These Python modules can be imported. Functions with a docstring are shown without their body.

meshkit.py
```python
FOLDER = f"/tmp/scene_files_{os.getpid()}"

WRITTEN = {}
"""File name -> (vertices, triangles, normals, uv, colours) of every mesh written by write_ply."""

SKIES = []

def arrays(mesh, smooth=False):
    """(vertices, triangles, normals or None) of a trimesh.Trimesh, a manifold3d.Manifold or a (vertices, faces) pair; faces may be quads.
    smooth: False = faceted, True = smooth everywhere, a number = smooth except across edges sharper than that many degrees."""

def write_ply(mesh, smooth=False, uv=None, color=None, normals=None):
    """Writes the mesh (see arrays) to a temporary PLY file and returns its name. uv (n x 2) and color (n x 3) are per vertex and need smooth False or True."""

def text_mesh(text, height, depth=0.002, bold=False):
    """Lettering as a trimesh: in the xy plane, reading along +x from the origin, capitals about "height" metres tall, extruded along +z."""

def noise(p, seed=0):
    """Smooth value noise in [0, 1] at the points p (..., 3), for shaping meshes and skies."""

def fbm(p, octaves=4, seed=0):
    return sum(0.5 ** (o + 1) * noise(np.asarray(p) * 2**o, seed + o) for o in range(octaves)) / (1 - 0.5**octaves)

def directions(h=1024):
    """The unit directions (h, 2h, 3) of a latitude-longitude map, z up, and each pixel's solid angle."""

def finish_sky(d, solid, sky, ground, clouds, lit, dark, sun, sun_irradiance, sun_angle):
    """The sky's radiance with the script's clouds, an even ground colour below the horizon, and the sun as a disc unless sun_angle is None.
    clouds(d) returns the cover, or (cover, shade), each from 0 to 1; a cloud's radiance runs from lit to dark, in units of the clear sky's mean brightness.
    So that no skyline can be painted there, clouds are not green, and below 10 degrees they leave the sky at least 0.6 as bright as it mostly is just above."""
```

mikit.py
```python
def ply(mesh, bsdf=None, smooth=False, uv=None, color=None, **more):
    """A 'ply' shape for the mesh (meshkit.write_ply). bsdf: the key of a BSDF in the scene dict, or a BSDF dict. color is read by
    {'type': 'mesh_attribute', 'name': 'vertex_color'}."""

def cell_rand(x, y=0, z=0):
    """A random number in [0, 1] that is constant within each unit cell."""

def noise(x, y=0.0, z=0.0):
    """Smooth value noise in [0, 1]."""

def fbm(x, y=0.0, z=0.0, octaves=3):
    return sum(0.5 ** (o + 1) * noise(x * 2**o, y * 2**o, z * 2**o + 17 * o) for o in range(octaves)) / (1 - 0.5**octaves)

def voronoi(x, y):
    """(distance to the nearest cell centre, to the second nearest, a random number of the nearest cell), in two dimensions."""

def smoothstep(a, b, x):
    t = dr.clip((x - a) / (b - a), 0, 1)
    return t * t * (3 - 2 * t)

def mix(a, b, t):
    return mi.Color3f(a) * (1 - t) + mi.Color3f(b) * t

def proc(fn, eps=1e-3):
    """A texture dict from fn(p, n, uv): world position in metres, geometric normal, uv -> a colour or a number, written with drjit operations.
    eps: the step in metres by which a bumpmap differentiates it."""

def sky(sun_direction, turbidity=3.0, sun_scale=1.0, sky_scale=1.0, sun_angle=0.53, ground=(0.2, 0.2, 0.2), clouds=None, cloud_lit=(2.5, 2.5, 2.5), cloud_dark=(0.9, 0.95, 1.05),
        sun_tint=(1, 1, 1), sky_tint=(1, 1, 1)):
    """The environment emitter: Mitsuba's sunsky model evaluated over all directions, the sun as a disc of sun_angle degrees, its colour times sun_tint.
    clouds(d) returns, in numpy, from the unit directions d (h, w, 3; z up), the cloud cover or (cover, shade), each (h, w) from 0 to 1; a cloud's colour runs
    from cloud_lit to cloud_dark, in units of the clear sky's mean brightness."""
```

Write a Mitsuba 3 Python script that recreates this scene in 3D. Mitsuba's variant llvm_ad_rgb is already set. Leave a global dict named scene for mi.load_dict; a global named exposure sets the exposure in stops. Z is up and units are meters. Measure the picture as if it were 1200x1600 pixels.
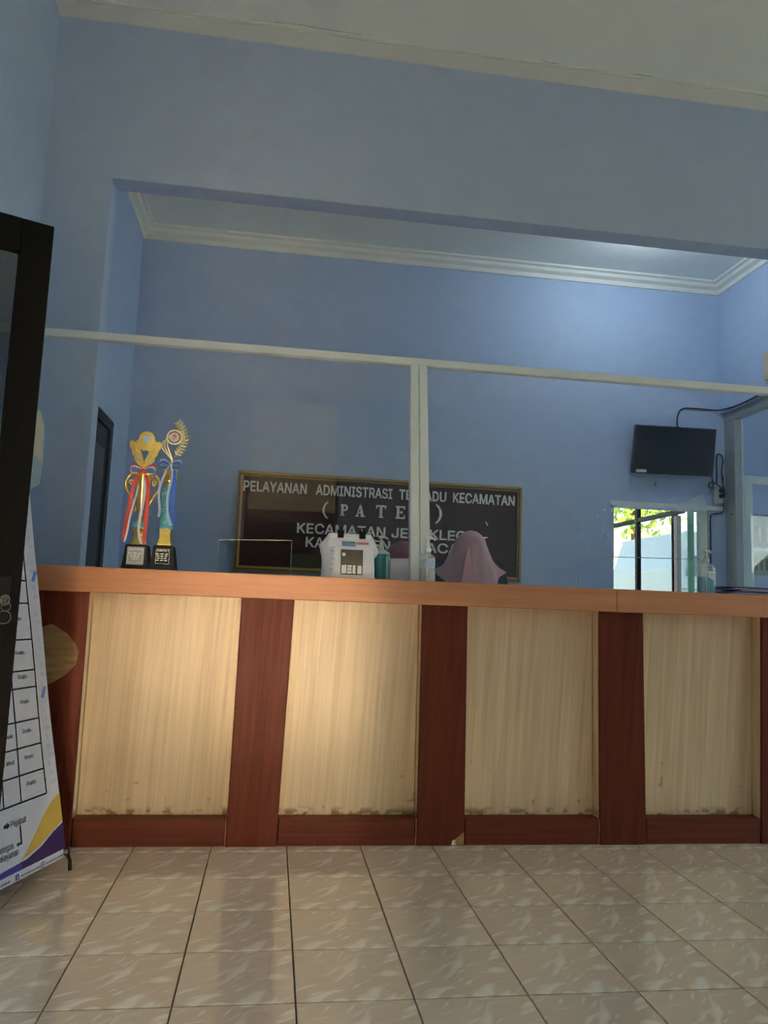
import math, random
import numpy as np
import trimesh
import manifold3d as m3
import mitsuba as mi
import drjit as dr
from shapely.geometry import Polygon, Point, LineString, box as sbox
from shapely.ops import unary_union
import mikit, meshkit

T = mi.ScalarTransform4f
rng = np.random.default_rng(7)
scene, labels = {}, {}

# ------------------------------------------------------------------ camera, sky, sun, exposure
CAM = np.array([0.0, 0.0, 0.988])
YAW, PITCH, ROLL = 0.138524, 0.119907, -0.0376517
def cam_axes(yaw, pitch, roll):
    cy, sy, cp, sp, cr, sr = math.cos(yaw), math.sin(yaw), math.cos(pitch), math.sin(pitch), math.cos(roll), math.sin(roll)
    fwd = np.array([sy * cp, cy * cp, sp]); right = np.array([cy, -sy, 0.0]); up = np.cross(right, fwd)
    return right * cr - up * sr, right * sr + up * cr, fwd
_r, _u, _f = cam_axes(YAW, PITCH, ROLL)
scene['camera'] = {'type': 'perspective', 'fov': math.degrees(2 * math.atan(600 / 1205.0)), 'fov_axis': 'x', 'near_clip': 0.02, 'far_clip': 500.0,
                   'to_world': T().look_at(origin=CAM.tolist(), target=(CAM + _f).tolist(), up=_u.tolist())}
exposure = 4.27
SUN_AZ, SUN_EL = math.radians(-3.0), math.radians(16.0)      # low sun behind the viewer, its beam travelling along +Y
TO_SUN = [-math.sin(SUN_AZ) * math.cos(SUN_EL), -math.cos(SUN_AZ) * math.cos(SUN_EL), math.sin(SUN_EL)]
scene['sky'] = mikit.sky(TO_SUN, turbidity=4.0, sun_scale=1.0, sky_scale=1.0, sun_angle=1.0, ground=(0.25, 0.24, 0.2), sun_tint=(1.0, 1.12, 1.36), sky_tint=(1.04, 1.0, 0.90))

# ------------------------------------------------------------------ helpers
def free(key):
    if key not in scene and key not in labels and not any(k.startswith(key + '__') for k in scene):
        return key
    i = 1
    while True:
        k = f'{key}_{i:03d}'
        if k not in scene and k not in labels and not any(q.startswith(k + '__') for q in scene):
            return k
        i += 1
def add(key, mesh, mat, smooth=False, label=None, cat=None, group=None, kind=None, tw=None):
    key = free(key)
    d = mesh if isinstance(mesh, dict) else mikit.ply(mesh, mat, smooth=smooth)
    if tw is not None:
        d = {**d, 'to_world': tw}
    scene[key] = d
    say(key, label, cat, group, kind)
    return key
def say(key, label=None, cat=None, group=None, kind=None):
    d = {k: v for k, v in (('label', label), ('category', cat), ('group', group), ('kind', kind)) if v}
    if d:
        labels[key] = d
def thing(name, label, cat, group=None, kind=None):
    key = free(name); say(key, label, cat, group, kind); return key
def mat(name, **kw):
    scene[name] = {'type': 'twosided', 'bsdf': {'type': 'principled', **kw}}
    return name
def rgb(*c):
    return {'type': 'rgb', 'value': [float(x) for x in c]}
def flat(name, c, rough=0.5, spec=0.5, metal=0.0, **kw):
    return mat(name, base_color=rgb(*c), roughness=rough, specular=spec, **({'metallic': metal} if metal else {}), **kw)

def cbox(x0, x1, y0, y1, z0, z1, b=0.0):
    if b <= 0:
        m = trimesh.creation.box(extents=(x1 - x0, y1 - y0, z1 - z0)); m.apply_translation(((x0 + x1) / 2, (y0 + y1) / 2, (z0 + z1) / 2)); return m
    b = min(b, (x1 - x0) / 2.01, (y1 - y0) / 2.01, (z1 - z0) / 2.01)
    p = []
    for x, sx in ((x0, 1), (x1, -1)):
        for y, sy in ((y0, 1), (y1, -1)):
            for z, sz in ((z0, 1), (z1, -1)):
                p += [(x + sx * b, y + sy * b, z), (x + sx * b, y, z + sz * b), (x, y + sy * b, z + sz * b)]
    return trimesh.convex.convex_hull(np.array(p))
def hexa(p):   # 8 corners -> hull
    return trimesh.convex.convex_hull(np.array(p, float))
def cat(*ms):
    return trimesh.util.concatenate([m for m in ms if m is not None])
def tube(pts, r, n=8):
    p = np.asarray(pts, float)
    rr = np.broadcast_to(r, (len(p),)).astype(float)
    t = np.gradient(p, axis=0); t /= np.linalg.norm(t, axis=1, keepdims=True) + 1e-12
    a = np.cross(t, [0.13, 0.31, 0.94]); a /= np.linalg.norm(a, axis=1, keepdims=True) + 1e-9
    b = np.cross(t, a); ang = np.arange(n) * 2 * np.pi / n
    v = p[:, None] + rr[:, None, None] * (np.cos(ang)[None, :, None] * a[:, None] + np.sin(ang)[None, :, None] * b[:, None])
    v = v.reshape(-1, 3); f = []
    for i in range(len(p) - 1):
        for j in range(n):
            q = [i * n + j, i * n + (j + 1) % n, (i + 1) * n + (j + 1) % n, (i + 1) * n + j]
            f += [[q[0], q[1], q[2]], [q[0], q[2], q[3]]]
    c0, c1 = len(v), len(v) + 1
    v = np.vstack([v, p[0], p[-1]]); e = (len(p) - 1) * n
    for j in range(n):
        f += [[c0, (j + 1) % n, j], [c1, e + j, e + (j + 1) % n]]
    m = trimesh.Trimesh(v, np.array(f), process=False); m.fix_normals(); return m
def curve(pts, n=24):
    p = np.asarray(pts, float)
    from scipy.interpolate import CubicSpline
    d = np.r_[0, np.cumsum(np.linalg.norm(np.diff(p, axis=0), axis=1))]
    return CubicSpline(d, p)(np.linspace(0, d[-1], n))
def strip(pts, w, wdir, th=0.0008):
    p = np.asarray(pts, float); ww = np.broadcast_to(w, (len(p),)).astype(float)
    wd = np.broadcast_to(np.asarray(wdir, float), p.shape); wd = wd / np.linalg.norm(wd, axis=1, keepdims=True)
    t = np.gradient(p, axis=0); n = np.cross(t, wd); n /= np.linalg.norm(n, axis=1, keepdims=True) + 1e-12
    a, b = wd * ww[:, None] / 2, n * th / 2
    v = np.stack([p - a - b, p + a - b, p + a + b, p - a + b], 1).reshape(-1, 3); f = []
    for i in range(len(p) - 1):
        for j in range(4):
            q = [i * 4 + j, i * 4 + (j + 1) % 4, (i + 1) * 4 + (j + 1) % 4, (i + 1) * 4 + j]
            f += [[q[0], q[1], q[2]], [q[0], q[2], q[3]]]
    e = (len(p) - 1) * 4
    f += [[0, 2, 1], [0, 3, 2], [e, e + 1, e + 2], [e, e + 2, e + 3]]
    m = trimesh.Trimesh(v, np.array(f), process=False); m.fix_normals(); return m
def lathe(profile, n=32):
    return trimesh.creation.revolve(np.array(profile, float), sections=n)
def ext(poly, d):
    return cat(*[trimesh.creation.extrude_polygon(g, d, engine='earcut') for g in getattr(poly, 'geoms', [poly]) if not g.is_empty])
def stand(m, y):     # a mesh drawn in xy and extruded along z -> upright in XZ, its drawn face turned to -Y and ending at y - depth
    m = m.copy(); v = m.vertices.copy(); m.vertices = np.stack([v[:, 0], y - v[:, 2], v[:, 1]], 1); return m
def moved(m, x=0, y=0, z=0):
    m = m.copy(); m.apply_translation((x, y, z)); return m
def text(s, h, d=0.0006, bold=False, width=None, center=None):
    m = meshkit.text_mesh(s, h, d, bold)
    lo, hi = m.bounds
    if width:
        m.apply_translation((-lo[0], 0, 0)); m.apply_scale((width / (hi[0] - lo[0]), 1, 1))
    return m
def ball_union(chains, edge=0.012, it=12, lamb=0.5):
    parts = []
    for ch in chains:
        for (p, r), (q, s) in zip(ch[:-1], ch[1:]):
            a = m3.Manifold.sphere(r, 20).translate(tuple(map(float, p))); b = m3.Manifold.sphere(s, 20).translate(tuple(map(float, q)))
            parts.append(m3.Manifold.batch_hull([a, b]))
    u = m3.Manifold.batch_boolean(parts, m3.OpType.Add).refine_to_length(edge)
    mm = u.to_mesh(); t = trimesh.Trimesh(mm.vert_properties[:, :3], mm.tri_verts, process=True)
    trimesh.smoothing.filter_taubin(t, lamb=lamb, nu=lamb + 0.03, iterations=it)
    return t

# ------------------------------------------------------------------ materials
N, F, S, MIX = mikit.noise, mikit.fbm, mikit.smoothstep, mikit.mix
def wall_fn(p, n, uv):
    a = F(p.x * 0.9 + 3, p.y * 0.9, p.z * 0.7, 3); b = F(p.x * 14, p.y * 14, p.z * 14, 2)
    return MIX((0.375, 0.49, 0.675), (0.42, 0.535, 0.705), a) * (0.96 + 0.08 * b)
mat('m_wall', base_color=mikit.proc(wall_fn), roughness=0.62, specular=0.35)
def ceil_fn(p, n, uv):
    a = F(p.x * 1.3, p.y * 1.3, 2.0, 3)
    return MIX((0.71, 0.77, 0.725), (0.75, 0.81, 0.77), a)
mat('m_ceiling', base_color=mikit.proc(ceil_fn), roughness=0.8, specular=0.2)
flat('m_trim', (0.72, 0.75, 0.69), 0.6, 0.3)
TX0, TY0, TW, TH = -0.489, 3.2286, 0.300, 0.294
def tile_fn(p, n, uv):
    fx, fy = (p.x - TX0) / TW, (p.y - TY0) / TH
    u, v = fx - dr.floor(fx), fy - dr.floor(fy)
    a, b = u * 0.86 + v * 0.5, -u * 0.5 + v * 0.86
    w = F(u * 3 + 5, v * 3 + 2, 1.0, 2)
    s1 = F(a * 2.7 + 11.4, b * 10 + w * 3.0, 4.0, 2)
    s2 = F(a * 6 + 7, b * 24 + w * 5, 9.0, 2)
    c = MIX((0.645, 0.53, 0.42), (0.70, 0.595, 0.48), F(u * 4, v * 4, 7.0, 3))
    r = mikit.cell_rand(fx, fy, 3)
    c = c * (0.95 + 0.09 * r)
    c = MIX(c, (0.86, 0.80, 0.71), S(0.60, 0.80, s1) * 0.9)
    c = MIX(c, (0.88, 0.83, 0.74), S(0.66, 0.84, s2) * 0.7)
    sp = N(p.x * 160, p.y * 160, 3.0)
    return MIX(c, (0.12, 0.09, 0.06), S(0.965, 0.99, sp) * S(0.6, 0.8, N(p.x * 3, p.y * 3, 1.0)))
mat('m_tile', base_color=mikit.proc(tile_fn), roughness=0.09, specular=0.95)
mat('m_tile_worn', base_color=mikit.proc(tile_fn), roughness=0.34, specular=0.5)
flat('m_grout', (0.14, 0.115, 0.085), 0.9, 0.1)
flat('m_concrete', (0.52, 0.51, 0.47), 0.9, 0.1)
def oak_fn(p, n, uv):
    q = p.x + p.y * 0.8
    a = F(q * 9, p.z * 0.6 + 3, 1.0, 3); b = F(q * 75, p.z * 1.8, 2.0, 3); c = N(q * 260, p.z * 5, 5.0)
    col = MIX((0.60, 0.445, 0.285), (0.725, 0.565, 0.385), S(.2, .8, 0.35 * a + 0.65 * b))
    col = col * (0.93 + 0.12 * c)
    low = 1 - S(0.115, 0.150, p.z)
    wear = S(0.50, 0.66, F(q * 26, p.z * 40, 8.0, 3)) * low
    col = MIX(col, (0.20, 0.12, 0.05), wear * 0.8)
    mark = S(0.93, 0.97, N(q * 34, p.z * 30, 6.0)) * (1 - S(0.2, 0.5, p.z)) * 0.5
    return MIX(col, (0.18, 0.11, 0.05), mark)
mat('m_oak', base_color=mikit.proc(oak_fn), roughness=0.38, specular=0.4)
def red_fn(p, n, uv):
    q = p.x + p.y * 0.7
    a = F(q * 60, p.z * 2.2, 1.0, 3); b = N(q * 240, p.z * 8, 4.0)
    return MIX((0.070, 0.011, 0.006), (0.17, 0.032, 0.014), 0.7 * a + 0.3 * b)
mat('m_redwood', base_color=mikit.proc(red_fn), roughness=0.5, specular=0.22)
def redh_fn(p, n, uv):
    a = F(p.x * 3.0, p.z * 90, 1.0, 3)
    c = MIX((0.085, 0.016, 0.008), (0.17, 0.037, 0.017), a)
    sc = S(0.90, 0.96, N(p.x * 40, p.z * 60, 3.0)) * (1 - S(0.0, 0.03, p.z))
    return MIX(c, (0.3, 0.22, 0.15), sc * 0.6)
mat('m_redboard', base_color=mikit.proc(redh_fn), roughness=0.5, specular=0.25)
def beech_fn(p, n, uv):
    a = F(p.x * 2.0, p.z * 40 + p.y * 40, 1.0, 3); b = N(p.x * 10, p.z * 190, 2.0)
    return MIX((0.48, 0.20, 0.092), (0.62, 0.285, 0.145), 0.75 * a + 0.25 * b)
mat('m_beech', base_color=mikit.proc(beech_fn), roughness=0.36, specular=0.45)
def bare_fn(p, n, uv):
    a = F(p.x * 8, p.z * 70, 1.0, 3)
    return MIX((0.20, 0.12, 0.05), (0.42, 0.28, 0.135), a)
mat('m_bare', base_color=mikit.proc(bare_fn), roughness=0.8, specular=0.2)
flat('m_edge', (0.40, 0.22, 0.13), 0.6, 0.3)
flat('m_alu', (0.64, 0.72, 0.74), 0.42, 0.5)
flat('m_alu_white', (0.66, 0.76, 0.70), 0.45, 0.5)
flat('m_alu_dark', (0.35, 0.38, 0.36), 0.42, 0.5, 0.5)
scene['m_glass'] = {'type': 'thindielectric', 'int_ior': 1.5}
scene['m_glass_film'] = {'type': 'thindielectric', 'int_ior': 1.5, 'specular_transmittance': rgb(.023, .023, .023)}
scene['m_glass_tint'] = {'type': 'thindielectric', 'int_ior': 1.5, 'specular_transmittance': rgb(0.13, 0.15, 0.15)}
scene['m_film'] = {'type': 'blendbsdf', 'weight': 0.13, 'a': {'type': 'thindielectric', 'int_ior': 1.45}, 'b': {'type': 'twosided', 'bsdf': {'type': 'diffuse', 'reflectance': rgb(0.6, 0.7, 0.65)}}}
flat('m_dust', (0.62, 0.66, 0.66), 0.9, 0.1)
flat('m_black', (0.004, 0.004, 0.004), 0.5, 0.12)
flat('m_black_soft', (0.009, 0.009, 0.010), 0.6, 0.2)
flat('m_steel', (0.16, 0.16, 0.15), 0.4, 0.4, 0.8)
flat('m_white', (0.80, 0.80, 0.82), 0.5, 0.4)
flat('m_paper', (0.74, 0.76, 0.85), 0.7, 0.2)
flat('m_paper_blue', (0.22, 0.23, 0.44), 0.6, 0.3)
flat('m_paper_dark', (0.035, 0.045, 0.085), 0.5, 0.4)
flat('m_lilac', (0.50, 0.48, 0.72), 0.6, 0.3)
def gold_fn(p, n, uv):
    return MIX((0.92, 0.62, 0.12), (1.0, 0.80, 0.28), F(p.x * 60, p.y * 60, p.z * 60, 2))
mat('m_gold', base_color=mikit.proc(gold_fn), roughness=0.22, metallic=0.85, specular=0.6)
mat('m_gold_pale', base_color=rgb(0.82, 0.72, 0.42), roughness=0.22, metallic=0.8, specular=0.6)
def teal_fn(p, n, uv):
    return MIX((0.06, 0.42, 0.52), (0.30, 0.78, 0.86), N(p.x * 420, p.y * 420, p.z * 300))
mat('m_teal', base_color=mikit.proc(teal_fn), roughness=0.25, metallic=0.25, specular=0.7)
flat('m_marble_black', (0.018, 0.019, 0.022), 0.12, 0.6)
flat('m_plaque_grey', (0.30, 0.33, 0.37), 0.3, 0.5, 0.4)
flat('m_silver', (0.75, 0.76, 0.78), 0.35, 0.5, 0.5)
flat('m_disc_blue', (0.42, 0.55, 0.66), 0.4, 0.5)
flat('m_disc_pink', (0.72, 0.60, 0.70), 0.4, 0.5)
flat('m_orange', (0.75, 0.25, 0.08), 0.5, 0.4)
flat('m_rib_red', (0.70, 0.06, 0.05), 0.35, 0.6)
flat('m_rib_white', (0.82, 0.76, 0.84), 0.35, 0.6)
flat('m_rib_blue', (0.03, 0.13, 0.62), 0.35, 0.6)
flat('m_rib_lblue', (0.52, 0.60, 0.86), 0.35, 0.6)
def sign_fn(p, n, uv):
    return MIX((0.042, 0.014, 0.013), (0.055, 0.020, 0.018), F(p.x * 5, p.z * 5, 1.0, 2))
mat('m_sign', base_color=mikit.proc(sign_fn), roughness=0.4, specular=0.25)
flat('m_letter', (0.74, 0.74, 0.70), 0.45, 0.5)
mat('m_frame_gold', base_color=rgb(0.42, 0.27, 0.08), roughness=0.35, metallic=0.6, specular=0.5)
mat('m_frame_brown', base_color=rgb(0.10, 0.07, 0.035), roughness=0.45, specular=0.4)
flat('m_screen', (0.004, 0.006, 0.009), 0.07, 0.5)
flat('m_tv', (0.010, 0.013, 0.015), 0.35, 0.5)
flat('m_sticker', (0.60, 0.63, 0.62), 0.6, 0.3)
flat('m_cable', (0.012, 0.018, 0.04), 0.5, 0.4)
flat('m_socket', (0.42, 0.43, 0.40), 0.5, 0.4)
flat('m_doorwood', (0.014, 0.015, 0.015), 0.4, 0.4)
flat('m_doorpanel', (0.045, 0.05, 0.05), 0.4, 0.4)
flat('m_cloth_dark', (0.010, 0.016, 0.026), 0.85, 0.1)
flat('m_skin', (0.46, 0.27, 0.18), 0.6, 0.3)
mat('m_scarf_pink', base_color=rgb(0.50, 0.32, 0.37), roughness=0.85, specular=0.15, sheen=0.4)
mat('m_scarf_inner', base_color=rgb(0.58, 0.31, 0.385), roughness=0.85, specular=0.15, sheen=0.4)
mat('m_scarf_mauve', base_color=rgb(0.21, 0.065, 0.10), roughness=0.85, specular=0.15, sheen=0.4)
flat('m_cream', (0.84, 0.80, 0.66), 0.6, 0.3)
flat('m_paleblue', (0.55, 0.72, 0.80), 0.6, 0.3)
flat('m_beige', (0.55, 0.45, 0.30), 0.6, 0.3)
flat('m_yellow', (0.62, 0.43, 0.09), 0.5, 0.3)
flat('m_purple', (0.045, 0.02, 0.12), 0.45, 0.4)
flat('m_indigo', (0.07, 0.05, 0.36), 0.5, 0.4)
flat('m_ink', (0.010, 0.010, 0.022), 0.6, 0.3)
flat('m_ink_soft', (0.10, 0.11, 0.17), 0.6, 0.3)
flat('m_blue_dash', (0.13, 0.24, 0.68), 0.5, 0.3)
def banner_fn(p, n, uv):
    h = p.z
    c = MIX((0.57, 0.60, 0.72), (0.64, 0.66, 0.77), F(p.x * 9, p.y * 9, p.z * 5, 3))
    return c
mat('m_banner', base_color=mikit.proc(banner_fn), roughness=0.45, specular=0.35)
flat('m_watermark', (0.50, 0.56, 0.74), 0.5, 0.3)
flat('m_bag', (0.66, 0.69, 0.80), 0.5, 0.4)
flat('m_bag_label', (0.055, 0.055, 0.052), 0.5, 0.3)
flat('m_green_label', (0.05, 0.10, 0.06), 0.5, 0.3)
flat('m_print_blue', (0.10, 0.22, 0.42), 0.5, 0.3)
flat('m_print_teal', (0.08, 0.22, 0.27), 0.5, 0.3)
flat('m_print_red', (0.45, 0.16, 0.14), 0.5, 0.3)
flat('m_print_grey', (0.28, 0.34, 0.50), 0.5, 0.3)
flat('m_bottle_green', (0.012, 0.11, 0.12), 0.18, 0.6)
flat('m_pump_grey', (0.46, 0.50, 0.46), 0.4, 0.4)
scene['m_clear'] = {'type': 'blendbsdf', 'weight': 0.16, 'a': {'type': 'thindielectric', 'int_ior': 1.45}, 'b': {'type': 'twosided', 'bsdf': {'type': 'diffuse', 'reflectance': rgb(0.72, 0.8, 0.8)}}}
mat('m_gel_blue', base_color=rgb(0.08, 0.42, 0.60), roughness=0.12, specular=0.6, spec_trans=0.0)
flat('m_gel_clear', (0.60, 0.66, 0.66), 0.15, 0.6)
flat('m_label_blue', (0.40, 0.50, 0.70), 0.4, 0.4)
flat('m_tube_pale', (0.70, 0.78, 0.80), 0.2, 0.6)
flat('m_leaf_dark', (0.035, 0.085, 0.02), 0.6, 0.3)
scene['m_leaf'] = {'type': 'principledthin', 'base_color': rgb(0.34, 0.52, 0.13), 'roughness': 0.5, 'diff_trans': 1.0}
scene['m_leaf_far'] = {'type': 'principledthin', 'base_color': rgb(0.05, 0.09, 0.03), 'roughness': 0.6, 'diff_trans': 0.5}
flat('m_bark', (0.10, 0.075, 0.05), 0.9, 0.1)
flat('m_grass', (0.16, 0.22, 0.07), 0.95, 0.1)
flat('m_car', (0.74, 0.82, 0.80), 0.25, 0.6)
flat('m_car_glass', (0.22, 0.27, 0.26), 0.08, 0.6)
flat('m_tyre', (0.012, 0.012, 0.012), 0.8, 0.2)
flat('m_white_wall', (0.80, 0.80, 0.76), 0.8, 0.2)
flat('m_curtain', (0.28, 0.62, 0.46), 0.7, 0.2)
flat('m_reveal', (0.40, 0.46, 0.42), 0.7, 0.2)
flat('m_postpink', (0.46, 0.36, 0.34), 0.7, 0.2)
flat('m_photo_a', (0.11, 0.12, 0.13), 0.3, 0.4)
flat('m_photo_b', (0.34, 0.38, 0.36), 0.3, 0.4)
flat('m_photo_c', (0.20, 0.12, 0.10), 0.3, 0.4)
scene['m_lamp'] = {'type': 'diffuse', 'reflectance': rgb(0.8, 0.8, 0.8)}

# ------------------------------------------------------------------ room shell
XL, XR, YR, YW = -1.24, 6.0, -4.0, 3.85          # left wall, right wall, rear wall, front wall with the opening
ZC = 3.945                                        # ceiling
OX0, OX1, OZ, OY = -0.92, 3.59, 3.085, 3.97       # the opening: left jamb, right jamb, header height, back face of its wall
BL, BR, BY, BZ = -1.12, 3.59, 5.8, 3.78           # back office: left wall, right wall, back wall, ceiling
def st(key, mesh, m, **k):
    return add(key, mesh, m, kind='structure', **k)
# main room
st('wall_left', cat(cbox(XL - .15, XL, YR - .15, 1.05, 0, ZC), cbox(XL - .15, XL, 2.14, YW, 0, ZC), cbox(XL - .15, XL, 1.05, 2.14, 2.12, ZC)), 'm_wall')
st('wall_front', cat(cbox(XL - .15, OX0, YW, OY, 0, ZC + .05), cbox(OX0, OX1, YW, OY, OZ, ZC + .05), cbox(OX1, XR + .15, YW, OY, 0, ZC + .05)), 'm_wall')
st('wall_right', cat(cbox(XR, XR + .15, YR - .15, -1.6, 0, ZC), cbox(XR, XR + .15, 3.0, YW, 0, ZC), cbox(XR, XR + .15, -1.6, 3.0, 0, .5), cbox(XR, XR + .15, -1.6, 3.0, 3.2, ZC)), 'm_wall')
def wall_y(y0, y1, x0, x1, z0, z1, holes):
    a = sbox(x0, z0, x1, z1).difference(unary_union([sbox(h[0], h[2], h[1], h[3]) for h in holes]))
    return stand(ext(a, y1 - y0), y1)
st('wall_rear', wall_y(YR - .15, YR, XL - .15, XR + .15, 0, ZC, [(-.45, .86, 0, 3.88)]), 'm_wall')
st('ceiling', cbox(XL - .15, XR + .15, YR - .15, YW, ZC, ZC + .12), 'm_ceiling')
st('trim_1', cat(cbox(XL, XR, YW - .115, YW, ZC - .010, ZC), cbox(XL, XR, YW - .135, YW - .121, ZC - .006, ZC)), 'm_trim')
st('trim_2', cbox(XL, XL + .03, YR, YW - .14, ZC - .010, ZC), 'm_trim')
# rear entrance: open below, dark sun film on the fixed glass above
en = thing('door_3', 'tall entrance behind the viewer with dark film on its upper glass', 'door', kind='structure'); labels[en].pop('category')
for x in (-.45, .82):
    add(en + '__post', cbox(x, x + .04, YR - .10, YR - .04, 0, 3.88, .003), 'm_black')
add(en + '__rail', cbox(-.41, .82, YR - .10, YR - .04, 1.66, 1.70, .003), 'm_black')
add(en + '__rail', cbox(-.41, .82, YR - .10, YR - .04, 3.84, 3.88, .003), 'm_black')
add(en + '__film_glass', trimesh.Trimesh([(-.41, YR - .07, 1.70), (.82, YR - .07, 1.70), (.82, YR - .07, 3.84), (-.41, YR - .07, 3.84)], [[0, 1, 2], [0, 2, 3]], process=False), 'm_glass_film')
for pts in ([(-.145, 3.70), (-.02, 3.692), (.08, 3.699), (.30, 3.704)], [(1.28, 3.708), (1.40, 3.718), (1.455, 3.722)], [(1.80, 3.715), (1.93, 3.711)]):
    add('ceiling__crack', tube([(x, y, ZC - .0002) for x, y in pts], .0022, 6), 'm_socket', label='thin crack along the ceiling edge')
# floor: grout bed with every tile on it
st('floor', cbox(XL, XR, YR, 3.9, -.14, -.009), 'm_grout')
g = 0.0022
gy = 0.0036
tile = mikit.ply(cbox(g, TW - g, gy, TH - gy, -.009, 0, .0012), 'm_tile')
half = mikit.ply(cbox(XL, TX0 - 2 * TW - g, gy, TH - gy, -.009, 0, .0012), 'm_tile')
rest = []
for j in range(-1, 25):
    y = TY0 - TH * (j + 1)
    for k in range(-3, 22):
        x = TX0 + TW * k
        if x + TW > XR or y < YR:
            continue
        if k == -3:
            add('floor__tile', half, None, tw=T().translate([0, y, 0])); continue
        if k <= 11 and j <= 10:
            add('floor__tile', tile, None, tw=T().translate([x, y, 0]))
        else:
            rest.append(moved(cbox(g, TW - g, g, TH - g, -.009, 0), x, y))
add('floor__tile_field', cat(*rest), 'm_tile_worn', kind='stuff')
# back office
st('wall_left_office', cbox(BL - .12, BL, OY, BY, 0, BZ), 'm_wall')
st('wall_back_office', wall_y(BY, BY + .14, BL - .12, 7.0, 0, BZ, [(2.66, 3.475, 0.0, 1.85)]), 'm_wall')
st('wall_right_office', cat(cbox(BR, BR + .1, OY, BY, 2.665, BZ), cbox(BR, BR + .1, OY, BY, 0, 1.0), cbox(BR, BR + .1, OY, 4.4, 1.0, 2.665)), 'm_wall')
st('ceiling_office', cbox(BL - .12, 7.0, OY, BY + .14, BZ, BZ + .1), 'm_ceiling')
st('floor_office', cbox(BL, 7.0, 3.9, BY + .14, -.14, 0), 'm_concrete')
st('wall_next_office', cat(cbox(6.9, 7.0, OY, BY, 0, BZ),), 'm_wall')
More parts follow.
